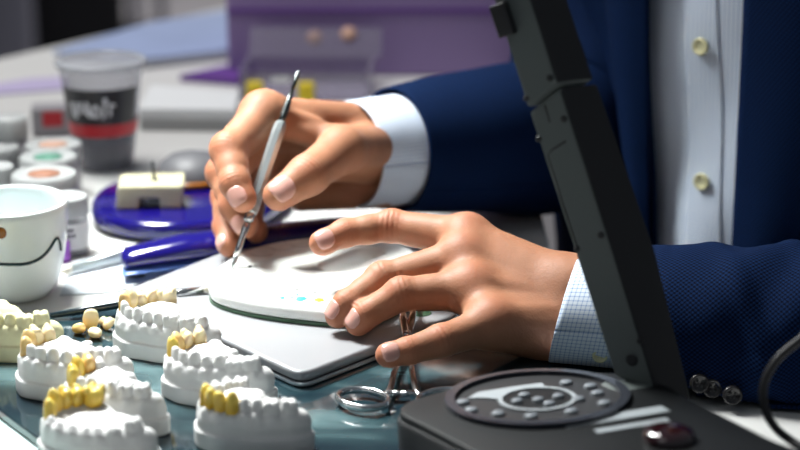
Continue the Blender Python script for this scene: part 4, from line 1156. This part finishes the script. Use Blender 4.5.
def build_hand(fingers, radii, thumb, trad, palm, extras, dorsal, hand_dorsal, lo, hi, h=0.00095):
    v = Vol(lo, hi, h)
    for (a, b, ra, rb, k) in palm: v.cap(a, b, ra, rb, k)
    for c, r, k in extras: v.ell(c, r, None, k)
    for P, R, dr in zip(fingers, radii, dorsal):
        P = [np.asarray(p) for p in P]
        fv = 0.0035
        v.cap(P[0], P[1], R[0], R[1] * 0.98, 0.0055)
        v.cap(P[0] * 0.8 + P[1] * 0.2 - dr * 0.0030, P[0] * 0.25 + P[1] * 0.75 - dr * 0.0022, R[0] * 0.98, R[1] * 1.0, 0.005)
        # shaft slightly slimmer between joints
        mid = (P[1] + P[2]) / 2
        v.cap(P[1], mid, R[1], R[2] * 1.02, fv); v.cap(mid, P[2], R[2] * 1.02, R[2], fv)
        v.cap(P[2], P[3], R[2], R[3], fv)
        # pulp of fingertip
        a = unit(P[3] - P[2]); v.ell(P[3] - a * R[3] * 0.3 - dr * R[3] * 0.14, (R[3] * 1.02,) * 3, None, 0.003)
        # dorsal knuckle fullness at PIP
        v.ell(P[1] + dr * R[1] * 0.14, (R[1] * 0.94,) * 3, None, 0.006)
        v.ell(P[0] + hand_dorsal * R[0] * 0.10, (R[0] * 0.98,) * 3, None, 0.012)
    for i in range(3): v.cap(np.asarray(fingers[i][0]) - hand_dorsal * 0.001, np.asarray(fingers[i + 1][0]) - hand_dorsal * 0.001, radii[i][0] * 0.92, radii[i + 1][0] * 0.92, 0.010)
    T = thumb
    for i in range(len(T) - 1): v.cap(T[i], T[i + 1], trad[i], trad[i + 1], 0.006 if i else 0.010)
    return v

def finish_hand(v, fingers, radii, dorsal, thumb, trad, tdors, hand_dorsal, tendons):
    for a, b, r in tendons: v.cap(a, b, r, r * 0.8, 0.005)
    V, F = v.mesh()
    g = v.grad(V); Nn = g / (np.linalg.norm(g, axis=1)[:, None] + 1e-9)
    fl = np.zeros(len(V)); disp = np.zeros(len(V))
    for P, R, dr in zip(fingers, radii, dorsal):
        P = [np.asarray(p) for p in P]
        for j, amp, wd, sp in ((1, 0.00050, 0.0058, 0.0031), (2, 0.00035, 0.0038, 0.0026)):
            ax = unit(P[j + 1] - P[j - 1]); disp += crease(V, Nn, P[j], ax, dr, amp, wd, sp)
            fl = np.maximum(fl, 0.8 * np.exp(-(np.linalg.norm(V - P[j] - dr * R[j], axis=1) / 0.008) ** 2))
        fl = np.maximum(fl, 0.9 * np.exp(-(np.linalg.norm(V - P[3], axis=1) / 0.011) ** 2))
        fl = np.maximum(fl, 0.75 * np.exp(-(np.linalg.norm(V - P[0] - hand_dorsal * R[0], axis=1) / 0.010) ** 2))
    T = thumb
    ax = unit(T[-1] - T[-3]); disp += crease(V, Nn, T[-2], ax, tdors, 0.0008, 0.006, 0.0030)
    fl = np.maximum(fl, 0.8 * np.exp(-(np.linalg.norm(V - T[-1], axis=1) / 0.012) ** 2))
    fl = np.maximum(fl, 0.5 * np.exp(-(np.linalg.norm(V - T[-2] - tdors * trad[-2], axis=1) / 0.009) ** 2))
    V = V + Nn * disp[:, None]
    return V, F, fl

def nail(v, tip, dip, r, dr, wf=0.95, lf=0.95, fwd=0.10):
    a = unit(tip - dip); d = unit(dr - a * (dr @ a)); l = np.cross(a, d)
    n1, n2 = 15, 15; V = np.zeros((n1, n2, 3))
    base = tip + a * r * fwd
    for i, t in enumerate(np.linspace(-1, 1, n1)):
        ww = (1 - max(0, abs(t) - 0.25) ** 2.4 * 0.75)
        for j, s_ in enumerate(np.linspace(-1, 1, n2)):
            ang = s_ * wf * ww
            rad_dir = d * math.cos(ang) + l * math.sin(ang)
            V[i, j] = base + a * (t * r * lf - 0.10 * r * s_ * s_ * (1 if t > 0 else -1)) + rad_dir * r * 1.6
    Vf = V.reshape(-1, 3)
    ctr = tip[None, :] + np.minimum((Vf - tip) @ a, 0.10 * r)[:, None] * a
    dirn = ctr - Vf; dirn /= np.linalg.norm(dirn, axis=1)[:, None]
    for _ in range(40):
        Vf = Vf + dirn * np.clip(v.sample(Vf) - 0.00005, -0.001, 0.001)[:, None] * 0.8
    out = -dirn
    edge = np.zeros((n1, n2)); 
    for i in range(n1):
        for j in range(n2):
            e = max(abs(2 * i / (n1 - 1) - 1), abs(2 * j / (n2 - 1) - 1)); edge[i, j] = 0.00065 * (1 - e ** 4) + 0.00015
    top = Vf + out * edge.reshape(-1, 1); bot = Vf - out * 0.0008
    F = []
    for i in range(n1 - 1):
        for j in range(n2 - 1):
            q = (i * n2 + j, (i + 1) * n2 + j, (i + 1) * n2 + j + 1, i * n2 + j + 1); F.append(q); F.append(tuple(k + n1 * n2 for k in q[::-1]))
    ring = [i for i in range(n2)] + [i * n2 + n2 - 1 for i in range(1, n1)] + [(n1 - 1) * n2 + j for j in range(n2 - 2, -1, -1)] + [i * n2 for i in range(n1 - 2, 0, -1)]
    for i in range(len(ring)):
        a_, b_ = ring[i], ring[(i + 1) % len(ring)]; F.append((a_, b_, b_ + n1 * n2, a_ + n1 * n2))
    return np.vstack([top, bot]), F

# ---- left hand (nearer, resting on palette edge)
Lf = [[J(467, 237, -0.226), J(392, 226, -0.205), J(345, 233, -0.212), J(321, 243, -0.220)],
      [J(464, 257, -0.243), J(383, 279, -0.250), J(347, 304, -0.266), J(337, 316, -0.2685)],
      [J(472, 288, -0.266), J(402, 294, -0.270), J(367, 314, -0.275), J(357, 324, -0.276)],
      [J(492, 322, -0.292), J(441, 341, -0.311), J(408, 351, -0.320), J(387, 355, -0.324)]]
Lr = [[0.0108, 0.0092, 0.0084, 0.0073], [0.0110, 0.0093, 0.0083, 0.0070], [0.0108, 0.0091, 0.0080, 0.0068], [0.0098, 0.0083, 0.0075, 0.0065]]
Ld = [unit((-0.15, -0.78, 0.60)), unit((-0.70, -0.45, 0.55)), unit((-0.62, -0.55, 0.55)), unit((-0.10, -0.72, 0.68))]
Lhd = unit((0.05, -0.55, 0.83))
Wt, Wb = J(572, 289, -0.260), J(582, 331, -0.276)
fa = unit(L_EL - LW)
Lpalm = []
for i, t in enumerate((0.0, 0.3, 0.68, 1.0)):
    w0 = Wt + (Wb - Wt) * t
    Lpalm.append((w0, Lf[i][0], 0.0165, (0.0115, 0.0122, 0.0122, 0.0112)[i], 0.010))
Lpalm += [(Wt, Wt + fa * 0.10, 0.0190, 0.024, 0.012), (Wb, Wb + fa * 0.10, 0.0190, 0.024, 0.012)]
Lpalm += [(Wb - np.array([0.012, -0.004, 0.004]), Lf[3][0] - Lhd * 0.004, 0.0165, 0.0125, 0.012)]
Lth = [J(548, 292, -0.245), J(495, 258, -0.205), J(455, 246, -0.185), J(432, 240, -0.178)]
Lt_r = [0.017, 0.0125, 0.0105, 0.0088]
allp = np.vstack([np.vstack(Lf), Lth, [Wt + fa * 0.10, Wb + fa * 0.10, Wt, Wb]])
lvol = build_hand(Lf, Lr, Lth, Lt_r, Lpalm, [], Ld, Lhd, allp.min(0) - 0.03, allp.max(0) + 0.03)
tend = [(Lf[i][0] + Lhd * 0.0080, (Lf[i][0] * 0.35 + (Wt + (Wb - Wt) * (0.2 + 0.2 * i)) * 0.65) + Lhd * 0.0112, 0.0024) for i in range(4)]
# a couple of veins
lV, lF, lfl = finish_hand(lvol, Lf, Lr, Ld, Lth, Lt_r, unit((0, 0.3, 0.9)), Lhd, tend)
lV[:, 2] = np.maximum(lV[:, 2], 0.0064)

# ---- right hand (behind, holding the instrument)
def tl(t): return TT + (TE - TT) * t
Rf = [[J(264, 115, -0.100), J(229, 150, -0.138), J(235, 183, -0.160), J(243, 200, -0.1675)],
      [J(268, 127, -0.074), J(224, 173, -0.118), J(234, 206, -0.142), J(246, 226, -0.152)],
      [J(275, 145, -0.052), J(228, 197, -0.098), J(226, 226, -0.125), J(229, 246, -0.142)],
      [J(290, 168, -0.040), J(254, 196, -0.072), J(250, 218, -0.102), J(256, 232, -0.118)]]
Rr = [[0.0128, 0.0112, 0.0098, 0.0080], [0.0122, 0.0106, 0.0092, 0.0076], [0.0115, 0.0100, 0.0086, 0.0072], [0.0104, 0.0090, 0.0080, 0.0070]]
Rd = [unit((-0.45, -0.80, 0.40)), unit((-0.70, -0.60, 0.40)), unit((-0.72, -0.66, 0.20)), unit((-0.7, -0.6, 0.2))]
Rhd = unit((-0.25, 0.35, 0.90))
rWt, rWb = J(380, 128, -0.040), J(384, 180, -0.030)
rfa = unit(R_EL - RW)
Rpalm = []
for i, t in enumerate((0.0, 0.3, 0.65, 1.0)):
    w0 = rWt + (rWb - rWt) * t
    Rpalm.append((w0, Rf[i][0], 0.0165, (0.0125, 0.0130, 0.0128, 0.0120)[i], 0.010))
Rpalm += [(rWt, rWt + rfa * 0.10, 0.0185, 0.024, 0.012), (rWb, rWb + rfa * 0.10, 0.0185, 0.024, 0.012)]
Rpalm += [(J(380, 190, -0.055), J(302, 193, -0.060), 0.0125, 0.0125, 0.010)]       # hypothenar edge
Rpalm += [(J(378, 160, -0.062), J(330, 160, -0.090), 0.0160, 0.0150, 0.010)]       # thenar mass
Rth = [J(374, 148, -0.070), J(341, 150, -0.122), J(308, 175, -0.156), J(279, 195, -0.1690)]
Rt_r = [0.0165, 0.0148, 0.0124, 0.0102]
# web between thumb and index
Rpalm += [(J(335, 140, -0.100), J(288, 126, -0.098), 0.0100, 0.0085, 0.010)]
allp = np.vstack([np.vstack(Rf), Rth, [rWt + rfa * 0.10, rWb + rfa * 0.10, rWt, rWb]])
rvol = build_hand(Rf, Rr, Rth, Rt_r, Rpalm, [], Rd, Rhd, allp.min(0) - 0.03, allp.max(0) + 0.03)
tend = [(Rf[0][0] + np.array([0.004, -0.006, 0.006]), J(318, 122, -0.098), 0.0026)]
Rtd = unit((-0.10, -0.86, 0.50))
rV, rF, rfl = finish_hand(rvol, Rf, Rr, Rd, Rth, Rt_r, Rtd, Rhd, tend)

# ---- body (torso, arms, head, legs), joined with both hands into one skin mesh
b = Vol((-0.16, -0.62, -0.76), (0.80, 0.66, 0.66), 0.0085)
def T3(u, vv, z): return np.array([*(TC + lft * u + rot_f * vv), z])
axes = np.array([[*lft, 0], [*rot_f, 0], [0, 0, 1]])
b.ell(T3(0, 0, 0.12), (0.150, 0.092, 0.22), axes, 0.03, 2.6)
b.ell(T3(0, 0, -0.17), (0.150, 0.095, 0.16), axes, 0.04, 2.4)
b.cap(T3(0, -0.01, 0.26), T3(0, 0.01, 0.42), 0.062, 0.052, 0.03)
b.ell(T3(0, 0.03, 0.50), (0.072, 0.095, 0.115), axes, 0.02)
b.ell(T3(0, 0.10, 0.44), (0.045, 0.035, 0.04), axes, 0.03)
b.cap(T3(0, 0.115, 0.515), T3(0, 0.14, 0.48), 0.010, 0.015, 0.012)
for s_ in (-1, 1):
    b.ell(T3(s_ * 0.074, 0.02, 0.495), (0.012, 0.02, 0.032), axes, 0.008)
    b.ell(T3(s_ * 0.030, 0.122, 0.515), (0.014, 0.010, 0.010), axes, 0.006, mode='s')
b.cap(T3(-0.025, 0.128, 0.452), T3(0.025, 0.128, 0.452), 0.006, 0.006, 0.008)
for SH, EL, WR in ((L_SH, L_EL, LW), (R_SH, R_EL, RW)):
    b.cap(T3(0, -0.01, SHZ - 0.04), SH, 0.06, 0.05, 0.04)
    b.cap(SH, EL, 0.044, 0.038, 0.02); b.cap(EL, WR + 0.25 * (EL - WR), 0.036, 0.030, 0.02)
for s_ in (-1, 1):
    hip, kn, an_ = T3(s_ * 0.09, -0.02, -0.24), T3(s_ * 0.11, 0.36, -0.22), T3(s_ * 0.11, 0.34, -0.69)
    b.cap(hip, kn, 0.078, 0.056, 0.03); b.cap(kn, an_, 0.052, 0.038, 0.02); b.cap(an_ + np.array([0, 0, -0.012]), an_ + np.array([*(rot_f * 0.16), -0.022]), 0.042, 0.034, 0.02)
bV, bF = b.mesh()
_in = ((bV[:, 0] < 0.135) | (bV[:, 1] < -0.14)) & (bV[:, 2] > -0.10) & (bV[:, 2] < 0.008)
bV[_in, 2] = 0.008
per = None
V_all = np.vstack([bV, lV, rV]); F_all = np.vstack([bF, lF + len(bV), rF + len(bV) + len(lV)])
fl_all = np.r_[np.zeros(len(bV)), lfl, rfl]
per = part('person', (V_all, F_all), M['skin'], loc=(TC[0], TC[1], -0.75), flush=fl_all)
tag(per, 'person in navy jacket and checked shirt working with both hands on the palette', 'person')
def finger_vol(P, R, dr):
    P = [np.asarray(p) for p in P]; fv = Vol(P[-1] - 0.019, P[-1] + 0.019, 0.0008)
    for a_, b_, ra, rb2 in zip(P[:-1], P[1:], R[:-1], R[1:]): fv.cap(a_, b_, ra, rb2, 0.0035)
    a = unit(P[-1] - P[-2]); fv.ell(P[-1] - a * R[-1] * 0.3 - dr * R[-1] * 0.14, (R[-1] * 1.02,) * 3, None, 0.003)
    return fv
for (P, R, dr, vd, wf, lf_, fw) in ((Lf[0], Lr[0], unit((-0.34, -0.86, 0.38)), Ld[0], 0.95, 1.05, 0.12), (Lf[1], Lr[1], unit((-0.78, -0.46, 0.38)), Ld[1], 0.92, 1.0, 0.10), (Lf[2], Lr[2], unit((-0.74, -0.52, 0.38)), Ld[2], 0.92, 1.0, 0.10), (Lf[3], Lr[3], unit((-0.25, -0.80, 0.55)), Ld[3], 0.92, 1.0, 0.12)):
    part('fingernail', nail(finger_vol(P[1:], R[1:], vd), P[3], P[2], R[3], dr, wf, lf_, fw), M['nail'], per, world=True)
for (P, R, dr, wf, lf_, fw) in ((Rf[0], Rr[0], Rd[0], 0.86, 0.95, 0.08), (Rf[1], Rr[1], Rd[1], 0.8, 0.9, 0.05), (Rf[2], Rr[2], Rd[2], 0.8, 0.9, 0.0)):
    part('fingernail', nail(finger_vol(P[1:], R[1:], dr), P[3], P[2], R[3], dr, wf, lf_, fw), M['nail'], per, world=True)
part('fingernail', nail(rvol, Rth[-1], Rth[-2], Rt_r[3], Rtd, 0.92, 1.0, 0.15), M['nail'], per, world=True)
# hair cap
hv = Vol(T3(0, 0, 0.56) - 0.17, T3(0, 0, 0.56) + 0.17, 0.006)
hv.ell(T3(0, 0.022, 0.512), (0.080, 0.104, 0.118), axes, 0.01)
hv.ell(T3(0, 0.17, 0.46), (0.11, 0.10, 0.115), axes, 0.01, mode='s')
hv.ell(T3(0, 0.06, 0.38), (0.12, 0.12, 0.085), axes, 0.01, mode='s')
part('hair', hv.mesh(), M['hair'], per, world=True, label='short dark hair')
# trousers
tv = Vol((-0.16, -0.62, -0.72), (0.80, 0.66, -0.08), 0.010)
tv.ell(T3(0, 0, -0.17), (0.160, 0.105, 0.12), axes, 0.04, 2.4)
for s_ in (-1, 1):
    hip, kn, an_ = T3(s_ * 0.09, -0.02, -0.24), T3(s_ * 0.11, 0.36, -0.22), T3(s_ * 0.11, 0.34, -0.63)
    tv.cap(hip, kn, 0.088, 0.066, 0.03); tv.cap(kn, an_, 0.062, 0.055, 0.02)
part('trousers', tv.mesh(), M['trouser'], per, world=True)

# ---- cloth surfaces
def wn(x, y, seed):
    """smooth pseudo-noise from sine sums"""
    r = np.random.default_rng(seed); out = 0
    for _ in range(6):
        a, c_ = r.normal(0, 1, 2); ph = r.random() * 6.28; out = out + np.sin(a * x + c_ * y + ph)
    return out / 6

def sleeve_geo(P, R, R2, seg, fold, seed, up=(0, 0, 1), roll=0.0):
    P = np.asarray(P, float); n = len(P); T, A, B = frames(P, up)
    s_ = np.r_[0, np.cumsum(np.linalg.norm(np.diff(P, axis=0), axis=1))]
    an = np.linspace(0, 2 * PI, seg + 1)
    V = np.zeros((n, seg + 1, 3)); UV = np.zeros((n, seg + 1, 2))
    for i in range(n):
        d = fold(s_[i], an, i / (n - 1))
        rr_ = 1 + d
        V[i] = P[i] + (R[i] * rr_ * np.cos(an + roll))[:, None] * A[i] + (R2[i] * rr_ * np.sin(an + roll))[:, None] * B[i]
        UV[i, :, 0] = an * (np.mean(R) + np.mean(R2)) / 2; UV[i, :, 1] = s_[i]
    F = []
    m = seg + 1
    for i in range(n - 1):
        for j in range(seg): F.append((i * m + j, i * m + j + 1, (i + 1) * m + j + 1, (i + 1) * m + j))
    return V.reshape(-1, 3), F, UV.reshape(-1, 2)

def cloth(name, geos, material, parent, thick, label=None):
    V, F, U, n = [], [], [], 0
    for v_, f_, u_ in geos:
        V.append(v_); F += [tuple(int(i) + n for i in q) for q in f_]; U.append(u_); n += len(v_)
    o = part(name, (np.vstack(V), F), material, parent, world=True, uv=np.vstack(U), label=label)
    md = o.modifiers.new('thick', 'SOLIDIFY'); md.thickness = thick; md.offset = 0
    return o

# torso shells
def a_z(z): return 0.178 + 0.030 * np.clip((z + 0.05) / 0.30, 0, 1) + 0.015 * np.clip((-0.10 - z) / 0.15, 0, 1) - 0.10 * np.clip((z - 0.24) / 0.10, 0, 1) ** 2
def b_z(z): return 0.122 + 0.012 * np.clip((0.05 - z) / 0.2, 0, 1) - 0.05 * np.clip((z - 0.20) / 0.12, 0, 1) ** 2
def torso_pt(th, z, off=0.0): return np.array([*(TC + rot_f * (b_z(z) + off) * math.cos(th) + lft * (a_z(z) + off) * math.sin(th)), z])
def theta_for(pxt, z, off, lo=-1.1, hi=1.15):
    xs = []
    for _ in range(40):
        m_ = (lo + hi) / 2
        if proj(torso_pt(m_, z, off))[0] < pxt: lo = m_
        else: hi = m_
    return (lo + hi) / 2
ZS = np.linspace(-0.30, 0.305, 90)
def shell(t0f, t1f, off, n, fold, zs=ZS):
    V, UV = [], []
    for z in zs:
        t0, t1 = t0f(z), t1f(z)
        for t in np.linspace(t0, t1, n):
            d = fold(t, z); V.append(torso_pt(t, z, off + d)); UV.append((t * 0.15, z))
    F = []
    for i in range(len(zs) - 1):
        for j in range(n - 1): F.append((i * n + j, i * n + j + 1, (i + 1) * n + j + 1, (i + 1) * n + j))
    return np.array(V), F, np.array(UV)
sfold = lambda t, z: 0.0030 * math.sin(t * 13 + z * 22 + 0.8) * math.exp(-((z + 0.03) / 0.12) ** 2) + 0.0022 * math.sin(t * 8 - z * 37 + 1.0)
geo = shell(lambda z: -1.35, lambda z: 1.35, 0.0, 120, sfold)
shirt = cloth('shirt', [geo], M['shirt'], per, 0.0010, 'white shirt with fine blue check')
# button placket
pk0 = lambda z: theta_for(690 - 2.0 * (z - 0.05) / 0.1, z, 0); pk1 = lambda z: theta_for(722 - 2.0 * (z - 0.05) / 0.1, z, 0)
g2 = shell(pk0, pk1, 0.0012, 18, sfold, np.linspace(-0.14, 0.29, 70))
cloth('placket', [g2], M['shirt'], shirt, 0.0008, None)

def disc_on(c, n, r, h_, material, parent, nm, holes=0, lab=None, seg=28):
    n = unit(n); u = unit(np.cross(n, (0.1, 0.2, 1))); w = np.cross(n, u)
    prof = [(r * 0.9, -h_ * 0.4), (r, 0), (r, h_ * 0.6), (r * 0.92, h_), (r * 0.72, h_), (r * 0.62, h_ * 0.6), (0, h_ * 0.6)]
    V, F = lathe(prof, seg)
    W = c + V[:, :1] * u + V[:, 1:2] * w + V[:, 2:] * n
    o = part(nm, (W, F), material, parent, world=True, label=lab)
    for k in range(holes):
        a = PI / 4 + k * 2 * PI / holes; cc_ = c + (u * math.cos(a) + w * math.sin(a)) * r * 0.30 + n * h_ * 0.62
        V, F = lathe([(r * 0.13, 0), (r * 0.13, h_ * 0.08), (0, h_ * 0.08)], 10)
        part('thread_hole', (cc_ + V[:, :1] * u + V[:, 1:2] * w + V[:, 2:] * n, F), M['dark_gap'] if material is M['button_dark'] else M['thread'], o, world=True)
    return o
def shirt_hit(px, py):
    best = None
    for z in np.linspace(-0.12, 0.25, 371):
        th = theta_for(px, z, 0.003); q = torso_pt(th, z, 0.003)
        e = abs(proj(q)[1] - py)
        if best is None or e < best[0]: best = (e, q, th)
    return best[1], best[2]
for q in ((702, 46), (703, 181)):
    c, th = shirt_hit(*q)
    n = np.array([*(rot_f * math.cos(th) / 0.125 + lft * math.sin(th) / 0.19), 0]); n = unit(n)
    disc_on(c + n * 0.0012, n, 0.0062, 0.0022, M['button_pearl'], shirt, 'button', 4, 'cream pearl button')

# jacket
edgeL = lambda z: theta_for(655, z, 0.012)
def pxR(z): return 733 + 12 * np.clip((z + 0.04) / 0.17, 0, 1.4)
edgeR = lambda z: theta_for(float(pxR(z)), z, 0.012)
jfold = lambda t, z: 0.003 * math.sin(t * 6 + z * 12) * (abs(t) > 0.9) + 0.002 * math.sin(t * 11 - z * 25)
e1 = {round(float(z), 5): edgeL(z) for z in ZS}; e2 = {round(float(z), 5): edgeR(z) for z in ZS}
back = shell(lambda z: e2[round(float(z), 5)], lambda z: e1[round(float(z), 5)] + 2 * PI, 0.014, 190, jfold)

def ease(x): return x * x * (3 - 2 * x)
def arm_path(SH, EL, WR, n, stop):
    up = smooth_path([SH, SH + (EL - SH) * 0.5, EL + (SH - EL) * 0.10 + (WR - EL) * 0.04, EL + (WR - EL) * 0.20, EL + (WR - EL) * 0.6, EL + (WR - EL) * stop], n)
    return up
lp_ = arm_path(L_SH, L_EL, LW, 170, 0.86); rp_ = arm_path(R_SH, R_EL, RW, 170, 0.86)
tt = np.linspace(0, 1, 170)
def lfold(s_, an, t):
    e = np.exp(-((t - 0.55) / 0.14) ** 2)
    f = 0.075 * e * wn(an * 1.2, np.full_like(an, s_ * 52), 3) * 2
    f += 0.10 * np.exp(-((t - 0.76) / 0.13) ** 2) * np.sin(2.0 * an + s_ * 50 + 0.6) * np.sin(s_ * 85 + an * 1.5)
    f += 0.05 * np.exp(-((t - 0.80) / 0.12) ** 2) * np.maximum(0, np.sin(s_ * 140 - an * 2.2)) ** 2
    f += 0.03 * np.sin(an * 3 + s_ * 18) * t
    return f * (1 - 0.7 * (t > 0.97))
def rfold(s_, an, t):
    e = np.exp(-((t - 0.50) / 0.16) ** 2)
    return 0.12 * e * wn(an * 1.1, np.full_like(an, s_ * 48), 8) + 0.03 * np.sin(an * 2 + s_ * 34) * np.exp(-((t - 0.72) / 0.15) ** 2)
Rl = np.interp(tt, [0, 0.12, 0.45, 0.6, 0.8, 1.0], [0.060, 0.066, 0.058, 0.056, 0.046, 0.0405])
Rr_ = np.interp(tt, [0, 0.12, 0.45, 0.6, 0.8, 1.0], [0.062, 0.068, 0.062, 0.058, 0.050, 0.0425])
lsg = sleeve_geo(lp_, Rl, Rl * 0.81, 120, lfold, 1)
rsg = sleeve_geo(rp_, Rr_, Rr_ * 1.0, 120, rfold, 2)
# keep left sleeve above the table
_y = lsg[0][:, 1] < -0.30
lsg[0][:, 1] -= np.where(_y, 0.30 * np.clip(0.032 - lsg[0][:, 2], 0, 0.03), 0)
_fl = np.where(lsg[0][:, 0] < 0.165, 0.0085, 0.0026)
lsg[0][:, 2] = np.where(lsg[0][:, 1] < -0.14, np.maximum(lsg[0][:, 2], _fl), lsg[0][:, 2])
rsg[0][:, 2] = np.where(rsg[0][:, 0] < 0.135, np.maximum(rsg[0][:, 2], 0.0026), rsg[0][:, 2])
jacket = cloth('jacket', [back, lsg, rsg], M['jacket'], per, 0.0022, 'navy blue woven jacket')
# lapels
def lap(edge, sgn, w_of_z, off, zs):
    V, UV = [], []; n = 16
    for z in zs:
        t0 = edge(z)
        for i, f in enumerate(np.linspace(0, 1, n)):
            t = t0 + sgn * f * w_of_z(z)
            V.append(torso_pt(t, z, off + 0.006 * math.sin(f * PI) + 0.002)); UV.append((t * 0.15 + z * 0.3, z - t * 0.05))
    F = []
    for i in range(len(zs) - 1):
        for j in range(n - 1): F.append((i * n + j, i * n + j + 1, (i + 1) * n + j + 1, (i + 1) * n + j))
    return np.array(V), F, np.array(UV)
zl = np.linspace(-0.10, 0.285, 60)
cloth('lapel', [lap(edgeR, 1, lambda z: 0.10 + 0.40 * np.clip((z + 0.06) / 0.24, 0, 1.1), 0.016, zl)], M['jacket'], jacket, 0.003)
cloth('lapel', [lap(edgeL, -1, lambda z: 0.04 + 0.18 * np.clip((z + 0.06) / 0.24, 0, 1.1), 0.016, zl)], M['jacket'], jacket, 0.003)

# cuffs
def cuff(P0, P1, R0_, R1_, seed, nm, label, sq=0.86, roll=0.0, up=(0, 0, 1)):
    P = np.array([P0 + (P1 - P0) * t for t in np.linspace(0, 1, 26)]); R = np.linspace(R0_, R1_, 26)
    g = list(sleeve_geo(P, R, R * sq, 96, lambda s_, an, t: 0.012 * np.sin(an * 2 + 0.6) + 0.004 * np.sin(an * 5 + s_ * 90), seed, up=up)); g[0] = g[0].copy(); g[0][:, 0] += roll * (g[0][:, 2] - P[-1][2])
    g[0][:, 2] = np.maximum(g[0][:, 2], 0.0078)
    return cloth(nm, [g], M['shirt'], shirt, 0.0018, label)
lcd = unit(lp_[-1] - lp_[-8]); rcd = unit(rp_[-1] - rp_[-8])
LC0, LC1 = lp_[-10], LW + (LW - L_EL) / np.linalg.norm(LW - L_EL) * 0.006
cuff(LC0, LC1, 0.0370, 0.0335, 5, 'cuff', 'checked shirt cuff at the nearer wrist', roll=0.25)
RC0, RC1 = rp_[-14], RW + (RW - R_EL) / np.linalg.norm(RW - R_EL) * 0.004
cuff(RC0, RC1, 0.0390, 0.0365, 6, 'cuff', 'checked shirt cuff at the farther wrist', 1.0)
# cuff button and sleeve buttons
c = aty(600, 355, -0.3135)
disc_on(c, (-0.1, -0.95, -0.15), 0.0044, 0.002, M['button_pearl'], shirt, 'button', 4, 'cream cuff button')
for q in ((699, 383), (712, 388), (732, 395)):
    c = aty(*q, -0.3385 - 0.0012 * max(0, q[1] - 388)); disc_on(c, (0.05, -0.96, 0.20), 0.0055, 0.0028, M['button_dark'], jacket, 'sleeve_button', 4, 'dark horn sleeve button')

# ------------------------------------------------------------------ lights, world, camera
def area(name, loc, target, size, energy, color, shape='DISK', spread=None):
    l = bpy.data.lights.new(name, 'AREA'); l.shape = shape; l.size = size; l.energy = energy; l.color = color
    if spread: l.spread = spread
    o = bpy.data.objects.new(name, l); COL.objects.link(o); o.location = loc
    d = Vector(target) - Vector(loc); o.rotation_euler = d.to_track_quat('-Z', 'Y').to_euler()
    return o
area('bench_lamp', (-0.32, 0.0, 0.62), (-0.11, -0.24, 0.0), 0.22, 3.2, (0.96, 1.0, 0.98), spread=rad(76))
area('front_fill', (-0.7, -0.9, 1.75), (0.1, -0.1, 0.0), 0.9, 1.9, (0.97, 0.99, 1.0))  # added soft fill from the front left, not a known fitting
area('far_floor_fill', (-0.4, 4.2, 1.6), (-0.6, 5.2, -0.7), 0.8, 80.0, (1.0, 0.98, 0.97))  # added light to brighten the far floor, no such source known
area('back_table_fill', (-0.55, 0.35, 1.5), (-0.15, 0.85, 0.0), 0.6, 26.0, (1.0, 0.98, 0.97))  # added fill placed to lift the dim goods at the back

w = bpy.data.worlds.new('World'); sc.world = w; w.use_nodes = True
w.node_tree.nodes['Background'].inputs[0].default_value = (0.78, 0.88, 1.0, 1); w.node_tree.nodes['Background'].inputs[1].default_value = 0.125

cam = bpy.data.cameras.new('Camera'); co = bpy.data.objects.new('Camera', cam); COL.objects.link(co)
cam.sensor_width = 36.0; cam.lens = 36.0 * FPX / 800.0
co.location = (0, CAM_Y, CAM_H); co.rotation_euler = (PI / 2 - PITCH, 0, 0)
cam.clip_start = 0.05
cam.dof.use_dof = True; cam.dof.focus_distance = 1.09; cam.dof.aperture_fstop = 5.2
sc.camera = co

for o in list(COL.objects):
    if o.parent is None: o.location.z += TABLE_H

sc.view_settings.view_transform = 'Standard'; sc.view_settings.look = 'None'; sc.view_settings.gamma = 1.0
sc.view_settings.use_curve_mapping = False
sc.view_settings.exposure = 0.0
